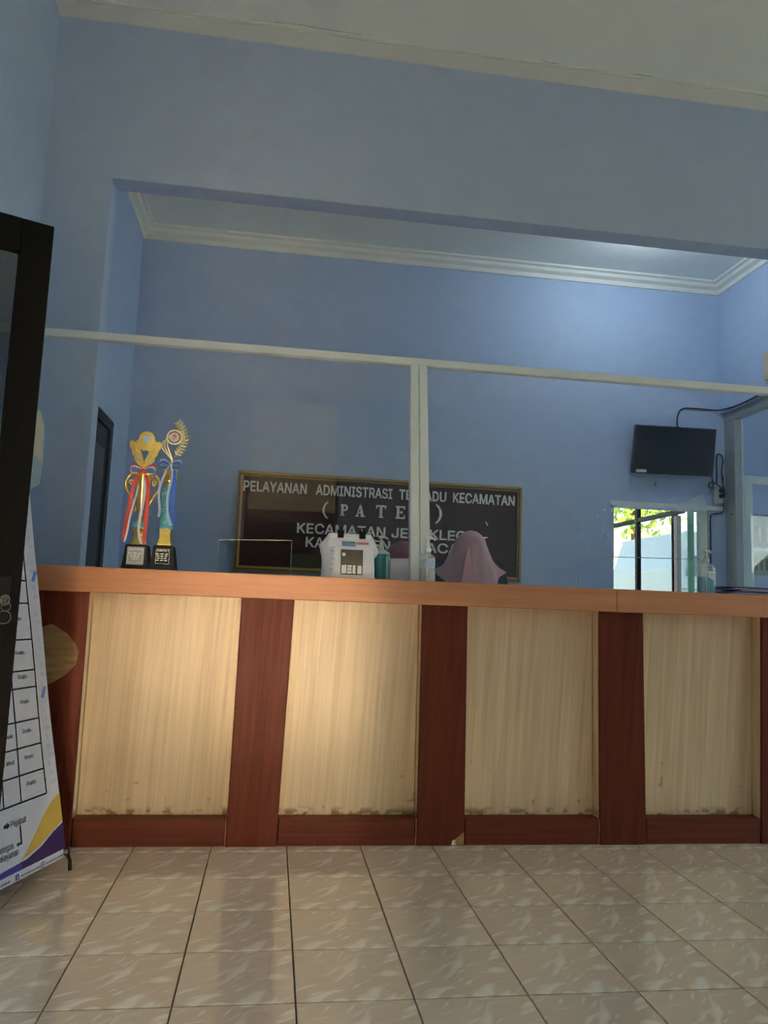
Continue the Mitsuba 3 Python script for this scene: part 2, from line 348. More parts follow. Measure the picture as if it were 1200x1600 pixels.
def cornice(p0, p1, inward, key):   # stepped plaster cornice along the wall-ceiling corner
    prof = [(0, -.095), (.012, -.095), (.016, -.06), (.05, -.045), (.058, -.02), (.085, -.015), (.09, 0), (0, 0)]
    p0, p1, w = np.array(p0, float), np.array(p1, float), np.array(inward, float)
    v = np.array([q + w * a + [0, 0, b] for q in (p0, p1) for a, b in prof]); n = len(prof); f = []
    for i in range(n):
        f += [[i, (i + 1) % n, n + (i + 1) % n], [i, n + (i + 1) % n, n + i]]
    f += [[0, i, i + 1] for i in range(1, n - 1)] + [[n, n + i + 1, n + i] for i in range(1, n - 1)]
    m = trimesh.Trimesh(v, f, process=False); m.fix_normals(); st(key, m, 'm_trim')
cornice((BL, BY, BZ), (BR, BY, BZ), (0, -1, 0), 'trim_3')
cornice((BL, OY, BZ), (BL, BY, BZ), (1, 0, 0), 'trim_4')
cornice((BR, OY, BZ), (BR, BY, BZ), (-1, 0, 0), 'trim_5')

# dark wooden door in the office's left wall
st('door_2__frame', cat(cbox(BL, BL + .03, 5.10, 5.17, 0, 2.11, .004), cbox(BL, BL + .03, 4.33, 4.40, 0, 2.11, .004), cbox(BL, BL + .03, 4.33, 5.17, 2.04, 2.11, .004)), 'm_doorwood')
labels.pop('door_2__frame'); say('door_2', kind='structure')
add('door_2__leaf', cbox(BL, BL + .015, 4.40, 5.10, 0, 2.04, .003), 'm_doorwood')
add('door_2__panel', cbox(BL + .015, BL + .022, 4.50, 5.00, 1.15, 1.9, .006), 'm_doorpanel')
add('door_2__panel', cbox(BL + .015, BL + .022, 4.50, 5.00, .2, 1.0, .006), 'm_doorpanel')

# ceiling lamp of the back office (behind the header)
lamp = thing('ceiling_lamp', 'white round lamp on the back office ceiling behind the header beam', 'lamp')
add(lamp + '__base', moved(lathe([(0, 0), (.06, 0), (.06, -.025), (.03, -.05), (0, -.05)], 24), 2.55, 4.86, BZ), 'm_white', 30)
_bulb = mikit.ply(moved(trimesh.creation.icosphere(2, .055), 2.55, 4.86, BZ - .09), 'm_lamp', smooth=True)
_bulb['emitter'] = {'type': 'area', 'radiance': rgb(5.6, 6.3, 7.0)}
add(lamp + '__bulb', _bulb, None)

# ------------------------------------------------------------------ service counter
PB = [(-.935, -.733), (-.134, .068), (.647, .851), (1.449, 1.661), (2.205, 2.415)]     # posts at the floor
PT = [(-.930, -.726), (-.124, .091), (.631, .829), (1.420, 1.625), (2.193, 2.400)]     # posts under the front board
YB, YT, ZT = 3.288, 3.240, 0.995
cb = thing('service_counter', 'long service counter of pale wood panels between dark red posts', 'counter')
def lean(x0b, x1b, x0t, x1t, z0, z1, front=0.0, depth=.10):
    def fy(z): return YB + (YT - YB) * z / ZT + front
    def fx(a, b, z): return a + (b - a) * z / ZT
    e = .003
    p = []
    for z in (z0, z1):
        y, a, b = fy(z), fx(x0b, x0t, z), fx(x1b, x1t, z)
        p += [(a + e, y, z), (b - e, y, z), (a, y + e, z), (b, y + e, z), (a, y + depth, z), (b, y + depth, z)]
    return hexa(p)
for i, (b, t) in enumerate(zip(PB, PT)):
    k = add(cb + '__post', lean(b[0], b[1], t[0], t[1], 0, ZT, 0, .012), 'm_redwood', label='dark red veneered post with vertical grain')
    add(k + '__core', lean(b[0] + .001, b[1] - .001, t[0] + .001, t[1] - .001, 0, ZT, .0125, .085), 'm_oak')
gapL = [(-1.236, -.936)] + [(PB[i][1], PB[i + 1][0]) for i in range(4)]
gapT = [(-1.236, -.931)] + [(PT[i][1], PT[i + 1][0]) for i in range(4)]
REC = .072
for (a, b), (c, d) in zip(gapL, gapT):
    add(cb + '__panel', lean(a + .001, b - .001, c + .001, d - .001, .108, ZT, REC, .02), 'm_oak', label='pale streaky wood panel worn along its foot')
    add(cb + '__kickboard', lean(a + .004, b - .006, c + .004, d - .006, 0, .108, .006, .075), 'm_redboard', label='dark red board along the floor')
add(cb + '__carcass', cbox(-1.235, 2.9, 3.395, 3.80, .0, ZT - .002), 'm_oak')
# bare wood where veneer came off
patch = Polygon([(-.945, .83), (-.86, .865), (-.80, .83), (-.765, .79), (-.75, .755), (-.757, .71), (-.79, .67), (-.84, .635), (-.90, .615), (-.945, .61)]).buffer(.012).buffer(-.012)
def on_post(poly, off=.0016):
    m = ext(poly, .0016); v = m.vertices.copy()
    m.vertices = np.stack([v[:, 0], YB + (YT - YB) * v[:, 1] / ZT + .0008 - v[:, 2], v[:, 1]], 1); return m
patch = patch.intersection(sbox(-.925, 0, -.735, 1))
add(cb + '__post__bare_wood', on_post(patch), 'm_bare', label='bare tan wood where the veneer came off')
add(cb + '__post_002__bare_corner', on_post(Polygon([(.798, .003), (.8485, .003), (.8485, .058), (.806, .022)])), 'm_bare', label='bare wood at a broken corner')
add(cb + '__post_002__bare_chip', on_post(Polygon([(.796, .002), (.812, .002), (.812, .026), (.798, .020)]), ), 'm_cream')
for i in (1, 2, 3):      # thin pale edge where a kickboard meets a post
    add(cb + '__edge_strip', lean(PB[i][0] - .0055, PB[i][0] - .0005, PB[i][0] - .0050, PB[i][0], .0, .106, .003, .02), 'm_edge')
ct = thing('counter_top', 'light brown wooden counter top with a deep front board', 'counter top')
add(ct + '__worktop', cbox(-1.236, 2.9, 3.217, 3.80, ZT, 1.0935, .002), 'm_beech')
add(ct + '__front_board', cbox(-1.236, 1.4835, 3.199, 3.217, ZT, 1.095, .0025), 'm_beech')
add(ct + '__front_board', cbox(1.4850, 2.9, 3.199, 3.217, ZT, 1.095, .0025), 'm_beech')

# ------------------------------------------------------------------ glass partition on the counter
gp = thing('glass_partition', 'silver framed glass partition standing along the counter top', 'partition')
GY = 3.45
add(gp + '__top_rail', cbox(XL, 3.0, GY - .02, GY + .02, 2.100, 2.136, .003), 'm_alu')
def mull(x0b, x1b, x0t, x1t, y0, y1):
    e = .002
    return hexa([(x, y, z) for z, a, b in ((1.0935, x0b, x1b), (2.100, x0t, x1t)) for x, y in ((a + e, y0), (b - e, y0), (a, y0 + e), (b, y0 + e), (a, y1), (b, y1))])
add(gp + '__mullion', mull(.609, .652, .577, .614, GY - .022, GY + .022), 'm_alu')
add(gp + '__mullion', mull(.656, .703, .618, .655, GY - .022, GY + .022), 'm_alu')
add(gp + '__mullion', mull(.652, .656, .614, .618, GY - .014, GY + .014), 'm_alu_white', label='bright seam strip between the two bars')
add(gp + '__end_post', cbox(2.94, 3.0, GY - .02, GY + .02, 1.0935, 2.100, .003), 'm_alu')
def sheet(poly, y):     # a single sheet of glass in XZ
    v, f = trimesh.creation.triangulate_polygon(poly, engine='earcut')
    return trimesh.Trimesh(np.stack([v[:, 0], np.full(len(v), y), v[:, 1]], 1), f[:, ::-1], process=False)
paneL = Polygon([(XL, 1.095), (-.245, 1.095), (-.245, 1.246), (.072, 1.258), (.072, 1.095), (.606, 1.095), (.576, 2.10), (XL, 2.10)])
paneR = Polygon([(.703, 1.095), (1.408, 1.095), (1.408, 1.250), (2.02, 1.262), (2.02, 1.095), (2.94, 1.095), (2.94, 2.10), (.656, 2.10)])
add(gp + '__glass_pane', sheet(paneL, GY), 'm_glass', label='clear glass pane with a low hatch cut out')
add(gp + '__glass_pane', sheet(paneR, GY), 'm_glass', label='clear glass pane with a wide hatch cut out')
def thin_edge(pts):
    return tube(pts, .0016, 6)
add(gp + '__hatch_edge', cat(thin_edge([(-.245, GY, 1.097), (-.245, GY, 1.246), (.072, GY, 1.258), (.072, GY, 1.097)])), 'm_alu_dark')
add(gp + '__hatch_edge', cat(thin_edge([(1.408, GY, 1.097), (1.408, GY, 1.250), (2.02, GY, 1.262), (2.02, GY, 1.097)])), 'm_alu_dark')
# clear tape left on the pane and paint specks
def blob(x, z, r, seed):
    rr = np.random.default_rng(seed); a = np.arange(9) * 2 * np.pi / 9
    q = r * (0.6 + 0.8 * rr.random(9)); return Polygon(np.stack([x + q * np.cos(a) * .8, z + q * np.sin(a)], 1))
add(gp + '__tape', sheet(Polygon([(1.86, 1.50), (2.05, 1.585), (2.06, 1.435), (1.93, 1.43), (1.86, 1.44)]), GY - .002), 'm_film', label='clear film stuck on the glass')
add(gp + '__tape', sheet(Polygon([(1.70, 1.445), (1.865, 1.49), (1.86, 1.40), (1.72, 1.42)]), GY - .002), 'm_film', label='clear film stuck on the glass')
spk = []
for i in range(46):
    x = 1.53 + .09 * rng.normal() if i < 24 else 1.80 + .14 * rng.normal()
    z = 1.34 + .10 * rng.normal() if i < 24 else 1.40 + .05 * rng.normal()
    if 1.275 < z < 1.6 and .75 < x < 2.3:
        spk.append(sheet(blob(x, z, .0018 + .0035 * rng.random(), i), GY - .0025))
add(gp + '__specks', cat(*spk), 'm_dust', kind='stuff', label='white specks on the glass')
add(gp + '__smear', sheet(blob(1.575, 1.475, .012, 5), GY - .0025), 'm_film', label='cloudy smear on the glass')

# ------------------------------------------------------------------ black door leaf (in the left doorway, standing open)
d1 = thing('door_1', 'black framed glass door leaf standing open at the left', 'door', kind='structure')
labels[d1].pop('category', None)
H0, E0 = np.array([-1.232, 2.1475]), np.array([-.73, 2.386])
du = (E0 - H0); LW = np.linalg.norm(du); du /= LW; dn = np.array([du[1], -du[0]])        # dn turns to the camera side
def leafbox(a0, a1, z0, z1, t0=-.02, t1=.02, b=.002):
    m = cbox(a0, a1, t0, t1, z0, z1, b); v = m.vertices.copy()
    xy = H0 + v[:, :1] * du + v[:, 1:2] * (-dn); m.vertices = np.column_stack([xy, v[:, 2]]); return m
SW = .088
add(d1 + '__stile', leafbox(LW - SW, LW, .012, 2.1), 'm_black', label='black edge stile')
add(d1 + '__stile', leafbox(0, SW, .012, 2.1), 'm_black')
add(d1 + '__rail', leafbox(SW, LW - SW, 2.0, 2.1), 'm_black')
add(d1 + '__rail', leafbox(SW, LW - SW, .012, .22), 'm_black')
add(d1 + '__rail', leafbox(SW, LW - SW, .96, 1.05), 'm_black')
q = [H0 + SW * du, H0 + (LW - SW) * du]
def pane(z0, z1):
    return trimesh.Trimesh([(*q[0], z0), (*q[1], z0), (*q[1], z1), (*q[0], z1)], [[0, 1, 2], [0, 2, 3]], process=False)
add(d1 + '__glass_pane', pane(1.05, 2.0), 'm_glass_tint', label='dark tinted glass')
add(d1 + '__board_panel', leafbox(SW, LW - SW, .22, .96, -.008, .008), 'm_black')
def on_leaf(a, z, t):
    return np.array([*(H0 + a * du + dn * t), z])
lk = add(d1 + '__lock', leafbox(LW - .062, LW - .026, .90, 1.03, -.026, -.02, .002), 'm_black_soft', label='dark lock plate')
add(lk + '__cylinder', tube([on_leaf(LW - .044, .965, .026), on_leaf(LW - .044, .965, .040)], .010, 14), 'm_steel')
ky = thing('key_ring', 'small steel key and ring hanging from the black door lock', 'key')
a0 = LW - .044
add(ky + '__key', cat(tube([on_leaf(a0, .965, .036), on_leaf(a0, .965, .062)], .0025, 8), tube([on_leaf(a0 + .011 * math.cos(t), .962 + .014 * math.sin(t), .064) for t in np.linspace(0, 2 * math.pi, 20)], .0022, 6)), 'm_steel', True)
add(ky + '__small_ring', tube([on_leaf(a0 + .012 * math.cos(t) + .004, .943 + .012 * math.sin(t), .062 + .005 * math.sin(t)) for t in np.linspace(0, 2 * math.pi, 20)], .0013, 6), 'm_steel', True)
add(ky + '__large_ring', tube([on_leaf(a0 + .018 * math.cos(t) + .001, .914 + .018 * math.sin(t), .060) for t in np.linspace(0, 2 * math.pi, 24)], .0014, 6), 'm_steel', True)

# ------------------------------------------------------------------ leaning banner stand
bn = thing('banner_stand', 'tall white printed banner on a stand leaning beside the counter end', 'banner')
B0 = np.array([-.685, 3.03, .05]); bu = np.array([.33, .944, 0.0]); bu /= np.linalg.norm(bu)
bv = np.array([-.265, .07, 1.3]); bv -= bu * (bv @ bu); bv /= np.linalg.norm(bv); bnn = np.cross(bu, bv)
BWID, BHEI = .60, 1.60
def bpt(s, t, o=0.0):      # s: distance left of the right edge, t: height up the sheet
    s, t, o = np.broadcast_arrays(np.asarray(s, float), np.asarray(t, float), np.asarray(o, float))
    sag = .006 * np.sin(np.pi * np.clip(s / BWID, 0, 1)) * np.sin(np.pi * np.clip(t / BHEI, 0, 1)) + .0015 * np.sin(t * 9 + s * 14)
    pinch = .012 * np.sin(np.pi * np.clip(t / BHEI, 0, 1))
    return B0 - (s + pinch * (1 - 2 * s / BWID))[..., None] * bu + t[..., None] * bv + (o + sag)[..., None] * bnn
ns, nt = 16, 40
gs, gt = np.meshgrid(np.linspace(0, BWID, ns), np.linspace(0, BHEI, nt))
vf, vb = bpt(gs, gt, 0).reshape(-1, 3), bpt(gs, gt, -.0012).reshape(-1, 3)
fa = []
for j in range(nt - 1):
    for i in range(ns - 1):
        a = j * ns + i; fa += [[a, a + ns, a + 1], [a + 1, a + ns, a + ns + 1]]
fa = np.array(fa); n0 = len(vf)
rim = list(range(0, ns)) + [j * ns + ns - 1 for j in range(1, nt)] + [(nt - 1) * ns + i for i in range(ns - 2, -1, -1)] + [j * ns for j in range(nt - 2, 0, -1)]
fr = []
for a, b in zip(rim, rim[1:] + rim[:1]):
    fr += [[a, b, b + n0], [a, b + n0, a + n0]]
bm = trimesh.Trimesh(np.vstack([vf, vb]), np.vstack([fa, fa[:, ::-1] + n0, fr]), process=False); bm.fix_normals()
SH = add(bn + '__sheet', bm, 'm_banner', 40)
def bprint(key, poly_or_mesh, m, o=.0008, label=None, step=.05):
    """flat print on the sheet; drawn with x = distance from the right edge counted to the right (negative = inside), y = up"""
    if not isinstance(poly_or_mesh, trimesh.Trimesh):
        pl = poly_or_mesh; b = pl.bounds; cells = []
        for x in np.arange(b[0], b[2], step):
            for y in np.arange(b[1], b[3], step):
                c = pl.intersection(sbox(x, y, min(x + step, b[2]), min(y + step, b[3])))
                cells += [q for q in getattr(c, 'geoms', [c]) if q.geom_type == 'Polygon' and q.area > 1e-9]
        me = cat(*[trimesh.creation.extrude_polygon(c, .0004, engine='earcut') for c in cells])
    else:
        me = poly_or_mesh.copy()
    v = me.vertices; me.vertices = bpt(-v[:, 0], v[:, 1], o + v[:, 2]); me.fix_normals()
    return add(bn + '__' + key, me, m, label=label)
lw = .0028
def hl(s0, s1, t): return sbox(-s1, t - lw, -s0, t + lw)
def vl(s, t0, t1): return sbox(-s - lw, t0, -s + lw, t1)
rows = [1.50, 1.38, 1.26, 1.12, .998, .914, .782, .672, .612, .500, .412, .323, .236]
lines = [hl(.075, .56, t) for t in rows if t > .65] + [hl(.075, .56, t) for t in rows if t < .65]
lines += [vl(.074, .236, 1.50), vl(.214, .236, 1.50), vl(.306, .236, 1.50), vl(.56, .236, 1.50)]
bprint('table_lines', unary_union(lines), 'm_ink', .0010, 'black ruled table lines')
words = []
def word(s, x_left, y, h, bold=False, width=None):
    me = text(s, h, .0003, bold, width); me.apply_translation((-x_left, y, 0)); return me
for a, b in zip(rows[:-1], rows[1:]):
    yc = (a + b) / 2 + .003
    words.append(word('Gratis', .178, yc, .0135, width=.052))
words += [word('5 Menit', .292, .366, .0135, width=.058), word('5 Menit', .292, .452, .0135, width=.058), word('Pejabat', .276, .170, .021, width=.080), word('Petugas', .352, .104, .021, width=.082),
          word('Pelayanan', .352, .078, .021, width=.104)]
bprint('lettering', cat(*words), 'm_ink', .0010, 'small dark printed words')
bprint('arrow', unary_union([sbox(-.312, .1745, -.296, .1855), Polygon([(-.297, .169), (-.297, .191), (-.280, .180)])]), 'm_ink', .0010, 'black block arrow')
bprint('arrow', unary_union([sbox(-.2335, .109, -.2265, .166), sbox(-.245, .106, -.2265, .112), Polygon([(-.245, .101), (-.245, .117), (-.256, .109)])]), 'm_ink', .0010, 'black bent arrow')
yel = Polygon([(0, .125), (0, .222), (-.05, .205), (-.105, .165), (-.16, .117), (-.205, .078), (-.24, .055), (-.14, .075), (-.06, .105)])
bprint('yellow_band', yel, 'm_yellow', .0006, 'yellow curved band')
pur = Polygon([(0, .028), (0, .118), (-.06, .100), (-.13, .072), (-.21, .052), (-.33, .047), (-.40, .043), (-.40, .028)])
bprint('purple_band', pur, 'm_purple', .0008, 'dark purple curved band')
bprint('indigo_band', Polygon([(-.24, .028), (-.24, .0505), (-.33, .047), (-.60, .040), (-.60, .028)]), 'm_indigo', .0010, 'indigo end of the band')
for i, (s, t) in enumerate([(.012, 1.0), (.02, .57), (.02, .14 + 1.18)]):
    bprint('blue_dash', Polygon([(-s - .026, t), (-s - .012, t), (-s + .006, t + .034), (-s - .006, t + .034)]).buffer(.003), 'm_blue_dash', .0008, 'blue slanted dash')
bprint('side_watermark', unary_union([sbox(-.040 + .012 * (i % 2) * .3, .26 + i * .032, -.012 - .01 * ((i * 7) % 3), .276 + i * .032) for i in range(38)]), 'm_watermark', .0005, 'faint blue pattern up the edge')
foot = [word('kecamatan jeruklegi', .245, .006, .0085, width=.10), word('kecamatan jeruklegi', .118, .006, .0085, width=.105), word('kecamatan jeruklegi', .40, .006, .0085, width=.10)]
bprint('foot_lettering', cat(*foot), 'm_ink_soft', .0008, 'small grey words along the foot')
fbk = sbox(-.274, .0025, -.256, .0205).difference(unary_union([sbox(-.2655, .0025, -.2620, .0165), sbox(-.2675, .0095, -.2585, .0120)]))
bprint('square_icon', fbk, 'm_indigo', .0009, 'blue square icon with a pale letter f')
ign = sbox(-.142, .004, -.128, .018).buffer(.002).difference(sbox(-.1405, .0055, -.1295, .0165).buffer(.001)).union(Point(-.135, .011).buffer(.0035).difference(Point(-.135, .011).buffer(.0020)))
bprint('round_icon', ign, 'm_indigo', .0009, 'small outlined camera icon')
# stand behind the sheet
def bb(s, t, o): return bpt(np.array(s), np.array(t), np.array(o))
add(bn + '__pole', tube([bb(.004, .012, -.010), bb(.016, .03, -.012), bb(.3, .8, -.03), bb(.588, 1.585, -.012)], .006, 10), 'm_black_soft', True)
add(bn + '__pole', tube([bb(.596, .012, -.010), bb(.584, .03, -.012), bb(.3, .8, -.045), bb(.012, 1.585, -.012)], .006, 10), 'm_black_soft', True)
add(bn + '__hub', tube([bb(.3, .8, -.06), bb(.3, .8, -.02)], .02, 16), 'm_black_soft', 30)
hook = bb(.006, .010, .006)
add(bn + '__foot', cat(tube([hook + np.array([.010 * math.cos(t), 0, .012 * math.sin(t) + .006]) for t in np.linspace(0, 2 * math.pi, 16)], .003, 8),
                       tube([hook + [0.006, -.004, .000], hook + [.018, -.012, -.022], [-.662, 3.006, .008]], .0065, 10)), 'm_black_soft', 40, label='black rubber foot with a hook')
add(bn + '__foot', tube([bb(.6, .01, .0), [bb(.6, .01, 0)[0] + .02, bb(.6, .01, 0)[1] - .01, .008]], .0065, 10), 'm_black_soft', 40)
add(bn + '__foot', tube([bb(.3, .8, -.04), [-1.19, 3.05, .02], [-1.2, 3.06, .007]], .006, 10), 'm_black_soft', 40)
# cream and blue notice on the wall behind it
def onglass(pts): return Polygon([(x * .8935, .988 + (z - .988) * .8935) for x, z in pts])
wp = add('glass_notice', stand(ext(onglass([(-1.235, 1.43), (-1.135, 1.50), (-1.128, 1.60), (-1.135, 1.78), (-1.16, 1.86), (-1.235, 1.89)]), .004), GY - .004), 'm_paleblue', label='cream and pale blue notice stuck on the glass beside the black door', cat='poster')
add(wp + '__cream_part', stand(ext(onglass([(-1.235, 1.68), (-1.18, 1.655), (-1.14, 1.61), (-1.133, 1.62), (-1.138, 1.775), (-1.162, 1.852), (-1.235, 1.88)]), .001), GY - .0082), 'm_cream', label='cream upper part')

# ------------------------------------------------------------------ sign on the back wall
sg = thing('wall_sign', 'large dark maroon office sign with silver letters and gold frame', 'sign')
SX0, SX1, SZ0, SZ1 = -.300, 1.888, 1.198, 1.942
add(sg + '__board', cbox(SX0 + .03, SX1 - .03, 5.775, 5.798, SZ0 + .03, SZ1 - .03), 'm_sign')
fw = .040
for p in ((SX0, SX1, SZ1 - fw, SZ1), (SX0, SX1, SZ0, SZ0 + fw), (SX0, SX0 + fw, SZ0, SZ1), (SX1 - fw, SX1, SZ0, SZ1)):
    k = add(sg + '__frame', cbox(p[0], p[1], 5.752, 5.798, p[2], p[3], .006), 'm_frame_gold', label='gold moulded frame side')
    w = p[1] - p[0] > p[3] - p[2]
    i0, i1 = (.010, .010) if w else (.010, .010)
    add(k + '__groove', cbox(p[0] + .010, p[1] - .018 if not w else p[1] - .010, 5.748, 5.753, p[2] + .010, p[3] - .018 if w else p[3] - .010), 'm_frame_brown')
def letters_row(groups, z0, h, y=5.775, bold=True):
    for wtxt, x0, x1 in groups:
        m0 = [meshkit.text_mesh(wtxt[:i + 1], h, .008, bold).bounds[1][0] for i in range(len(wtxt))]
        left = meshkit.text_mesh(wtxt[0], h, .008, bold).bounds[0][0]
        sc = (x1 - x0) / (m0[-1] - left)
        for i, ch in enumerate(wtxt):
            c = meshkit.text_mesh(ch, h, .008, bold); w = c.bounds[1][0]
            c.apply_translation((m0[i] - w - left, 0, 0)); c.apply_scale((sc, 1, 1))
            add(sg + '__letter', stand(moved(c, x0, z0, 0), y), 'm_letter')
letters_row([('PELAYANAN', -.257, .212), ('ADMINISTRASI', .280, .864), ('TERPADU', .916, 1.284), ('KECAMATAN', 1.338, 1.831)], 1.795, .074)
letters_row([('KECAMATAN', .153, .821), ('JERUKLEGI', .868, 1.50)], 1.500, .072)
letters_row([('KABUPATEN', .223, .86), ('CILACAP', .925, 1.475)], 1.398, .072)
def serif(ch, h):
    w = h * .82; s = h * .20; b = h * .10
    if ch == 'P':
        p = unary_union([sbox(.12 * w, 0, .12 * w + s, h), sbox(0, 0, .5 * w, b), sbox(0, h - b, .5 * w, h), Point(.48 * w, h * .71).buffer(h * .29).difference(Point(.46 * w, h * .71).buffer(h * .15)).intersection(sbox(.3 * w, 0, w * 1.2, h))])
    elif ch == 'A':
        p = unary_union([Polygon([(.1 * w, 0), (.22 * w, 0), (.5 * w, .8 * h), (.45 * w, h)]), Polygon([(.62 * w, 0), (.92 * w, 0), (.58 * w, h), (.42 * w, h)]), sbox(.25 * w, .28 * h, .75 * w, .38 * h), sbox(0, 0, .36 * w, b), sbox(.56 * w, 0, 1.02 * w, b)])
    elif ch == 'T':
        p = unary_union([sbox(.5 * w - s / 2, 0, .5 * w + s / 2, h), sbox(0, h - b * 1.3, w, h), sbox(.25 * w, 0, .75 * w, b), sbox(0, h * .72, b, h), sbox(w - b, h * .72, w, h)])
    elif ch == 'E':
        p = unary_union([sbox(.12 * w, 0, .12 * w + s, h), sbox(0, 0, .9 * w, b * 1.2), sbox(0, h - b * 1.2, .88 * w, h), sbox(.3 * w, .45 * h, .62 * w, .56 * h), sbox(.8 * w, 0, .9 * w, .3 * h), sbox(.78 * w, .72 * h, .88 * w, h), sbox(.58 * w, .38 * h, .66 * w, .63 * h)])
    elif ch == 'N':
        p = unary_union([sbox(.12 * w, 0, .22 * w, h), sbox(.80 * w, 0, .90 * w, h), Polygon([(.12 * w, h), (.38 * w, h), (.90 * w, 0), (.74 * w, 0)]), sbox(0, 0, .36 * w, b), sbox(0, h - b, .3 * w, h), sbox(.66 * w, h - b, 1.02 * w, h)])
    elif ch == '(':
        p = Point(.6 * h, .5 * h).buffer(.68 * h, 32).difference(Point(.72 * h, .5 * h).buffer(.66 * h, 32)).intersection(sbox(-h, -.1 * h, .30 * h, 1.1 * h))
    else:
        from shapely import affinity
        p = affinity.scale(serif('(', h), -1, 1, origin=(.15 * h, .5 * h))
    return p
for ch, x, z, h in (('(', .345, 1.625, .112), ('P', .470, 1.645, .086), ('A', .585, 1.644, .090), ('T', .742, 1.644, .096), ('E', .893, 1.644, .098), ('N', 1.048, 1.644, .10), (')', 1.205, 1.632, .13)):
    add(sg + '__letter', stand(moved(ext(serif(ch, h), .008), x, z, 0), 5.775), 'm_letter')
add(sg + '__chip', stand(ext(Polygon([(1.600, 1.655), (1.606, 1.66), (1.625, 1.628), (1.618, 1.625)]), .001), 5.775), 'm_letter', label='small pale scratch')

# ------------------------------------------------------------------ television, socket, cables
tv = thing('television', 'black flat television tilted on the back wall above the window', 'television')
# corners of the front face
A, Bc, Cc, D = (np.array(p) for p in ((2.775, 5.635, 2.478), (3.455, 5.635, 2.488), (3.470, 5.720, 2.118), (2.782, 5.720, 2.105)))
fn = np.cross(Bc - A, D - A); fn /= np.linalg.norm(fn); fn *= -1 if fn[1] > 0 else 1
add(tv + '__body', hexa([p - fn * o for p in (A, Bc, Cc, D) for o in (0, .038)]), 'm_tv')
def tvq(u0, u1, v0, v1, o, th):
    def P(u, v): return A + (Bc - A) * u + (D - A) * v
    return hexa([P(u, v) + fn * k for u in (u0, u1) for v in (v0, v1) for k in (o, o + th)])
add(tv + '__screen', tvq(.018, .982, .03, .93, .0, .0012), 'm_screen', label='glossy dark screen')
add(tv + '__bezel', tvq(0, 1, .935, 1.0, .0, .006), 'm_tv')
add(tv + '__sticker', tvq(.035, .165, .915, .975, .006, .0012), 'm_sticker', label='small pale sticker')
add(tv + '__bracket', cat(cbox(3.02, 3.22, 5.755, 5.80, 2.20, 2.42, .004), cbox(3.08, 3.16, 5.70, 5.77, 2.24, 2.40)), 'm_black_soft')
add('aerial_cable', tube(curve([(3.20, 5.70, 2.48), (3.205, 5.785, 2.52), (3.205, 5.792, 2.60), (3.24, 5.792, 2.675), (3.32, 5.792, 2.690), (3.46, 5.792, 2.690), (3.555, 5.785, 2.688), (3.578, 5.70, 2.680), (3.58, 5.30, 2.68), (3.58, 4.6, 2.68)], 50), .006, 8), 'm_cable', True, label='dark cable looping from the television top to the corner frame', cat='cable')
so = thing('wall_socket', 'grey triple power socket on the back wall beside the television', 'socket')
add(so + '__box', cbox(3.508, 3.588, 5.765, 5.80, 1.905, 2.035, .005), 'm_socket')
for z in (2.012, 1.968, 1.928):
    k = add(so + '__outlet', moved(trimesh.creation.cylinder(.018, .006, sections=20, transform=trimesh.transformations.rotation_matrix(math.pi / 2, (1, 0, 0))), 3.562, 5.763, z), 'm_socket', 30)
for z, kind in ((2.012, 0), (1.968, 1)):
    add('power_plug', moved(trimesh.creation.cylinder(.017, .034, sections=18, transform=trimesh.transformations.rotation_matrix(math.pi / 2, (1, 0, 0))), 3.562, 5.743, z), 'm_black_soft', 30, label=('black plug in the top hole of the wall socket', 'black plug in the middle hole of the wall socket')[kind], cat='plug')
add('television_cable', tube(curve([(3.455, 5.77, 2.165), (3.49, 5.785, 2.15), (3.51, 5.79, 2.10), (3.51, 5.785, 2.04), (3.48, 5.765, 2.03), (3.455, 5.765, 2.05), (3.47, 5.765, 2.075), (3.54, 5.745, 2.045), (3.562, 5.722, 2.012)], 46), .0055, 8), 'm_cable', True, label='dark cable from the television side to the wall socket', cat='cable')
add('window_cable', tube(curve([(3.562, 5.722, 1.968), (3.592, 5.755, 1.985), (3.596, 5.785, 2.08), (3.596, 5.79, 2.22), (3.584, 5.79, 2.315), (3.562, 5.79, 2.325), (3.548, 5.79, 2.29), (3.545, 5.79, 2.20), (3.543, 5.79, 2.07)], 44), .0055, 8), 'm_cable', True, label='dark cable looping up from the socket beside the corner post', cat='cable')
add('wall_cable', tube([(3.600, 5.79, 2.14), (3.602, 5.79, 2.03), (3.602, 5.79, 1.95), (3.602, 5.79, 1.87), (3.596, 5.79, 1.845), (3.575, 5.79, 1.832), (3.52, 5.79, 1.824), (3.494, 5.79, 1.815), (3.485, 5.79, 1.80), (3.484, 5.79, 1.77), (3.484, 5.79, 1.4), (3.484, 5.79, .4)], .0055, 8), 'm_cable', True, label='dark cable running down the wall right of the back window', cat='cable')
add('wall_hook', cbox(3.005, 3.03, 5.775, 5.80, 2.02, 2.055, .004), 'm_socket', label='small grey stub on the wall below the television', cat='hook')
add('junction_box', cbox(3.56, 3.59, 5.10, 5.175, 2.76, 2.97, .004), 'm_beige', label='beige wall box high at the right edge', cat='box')

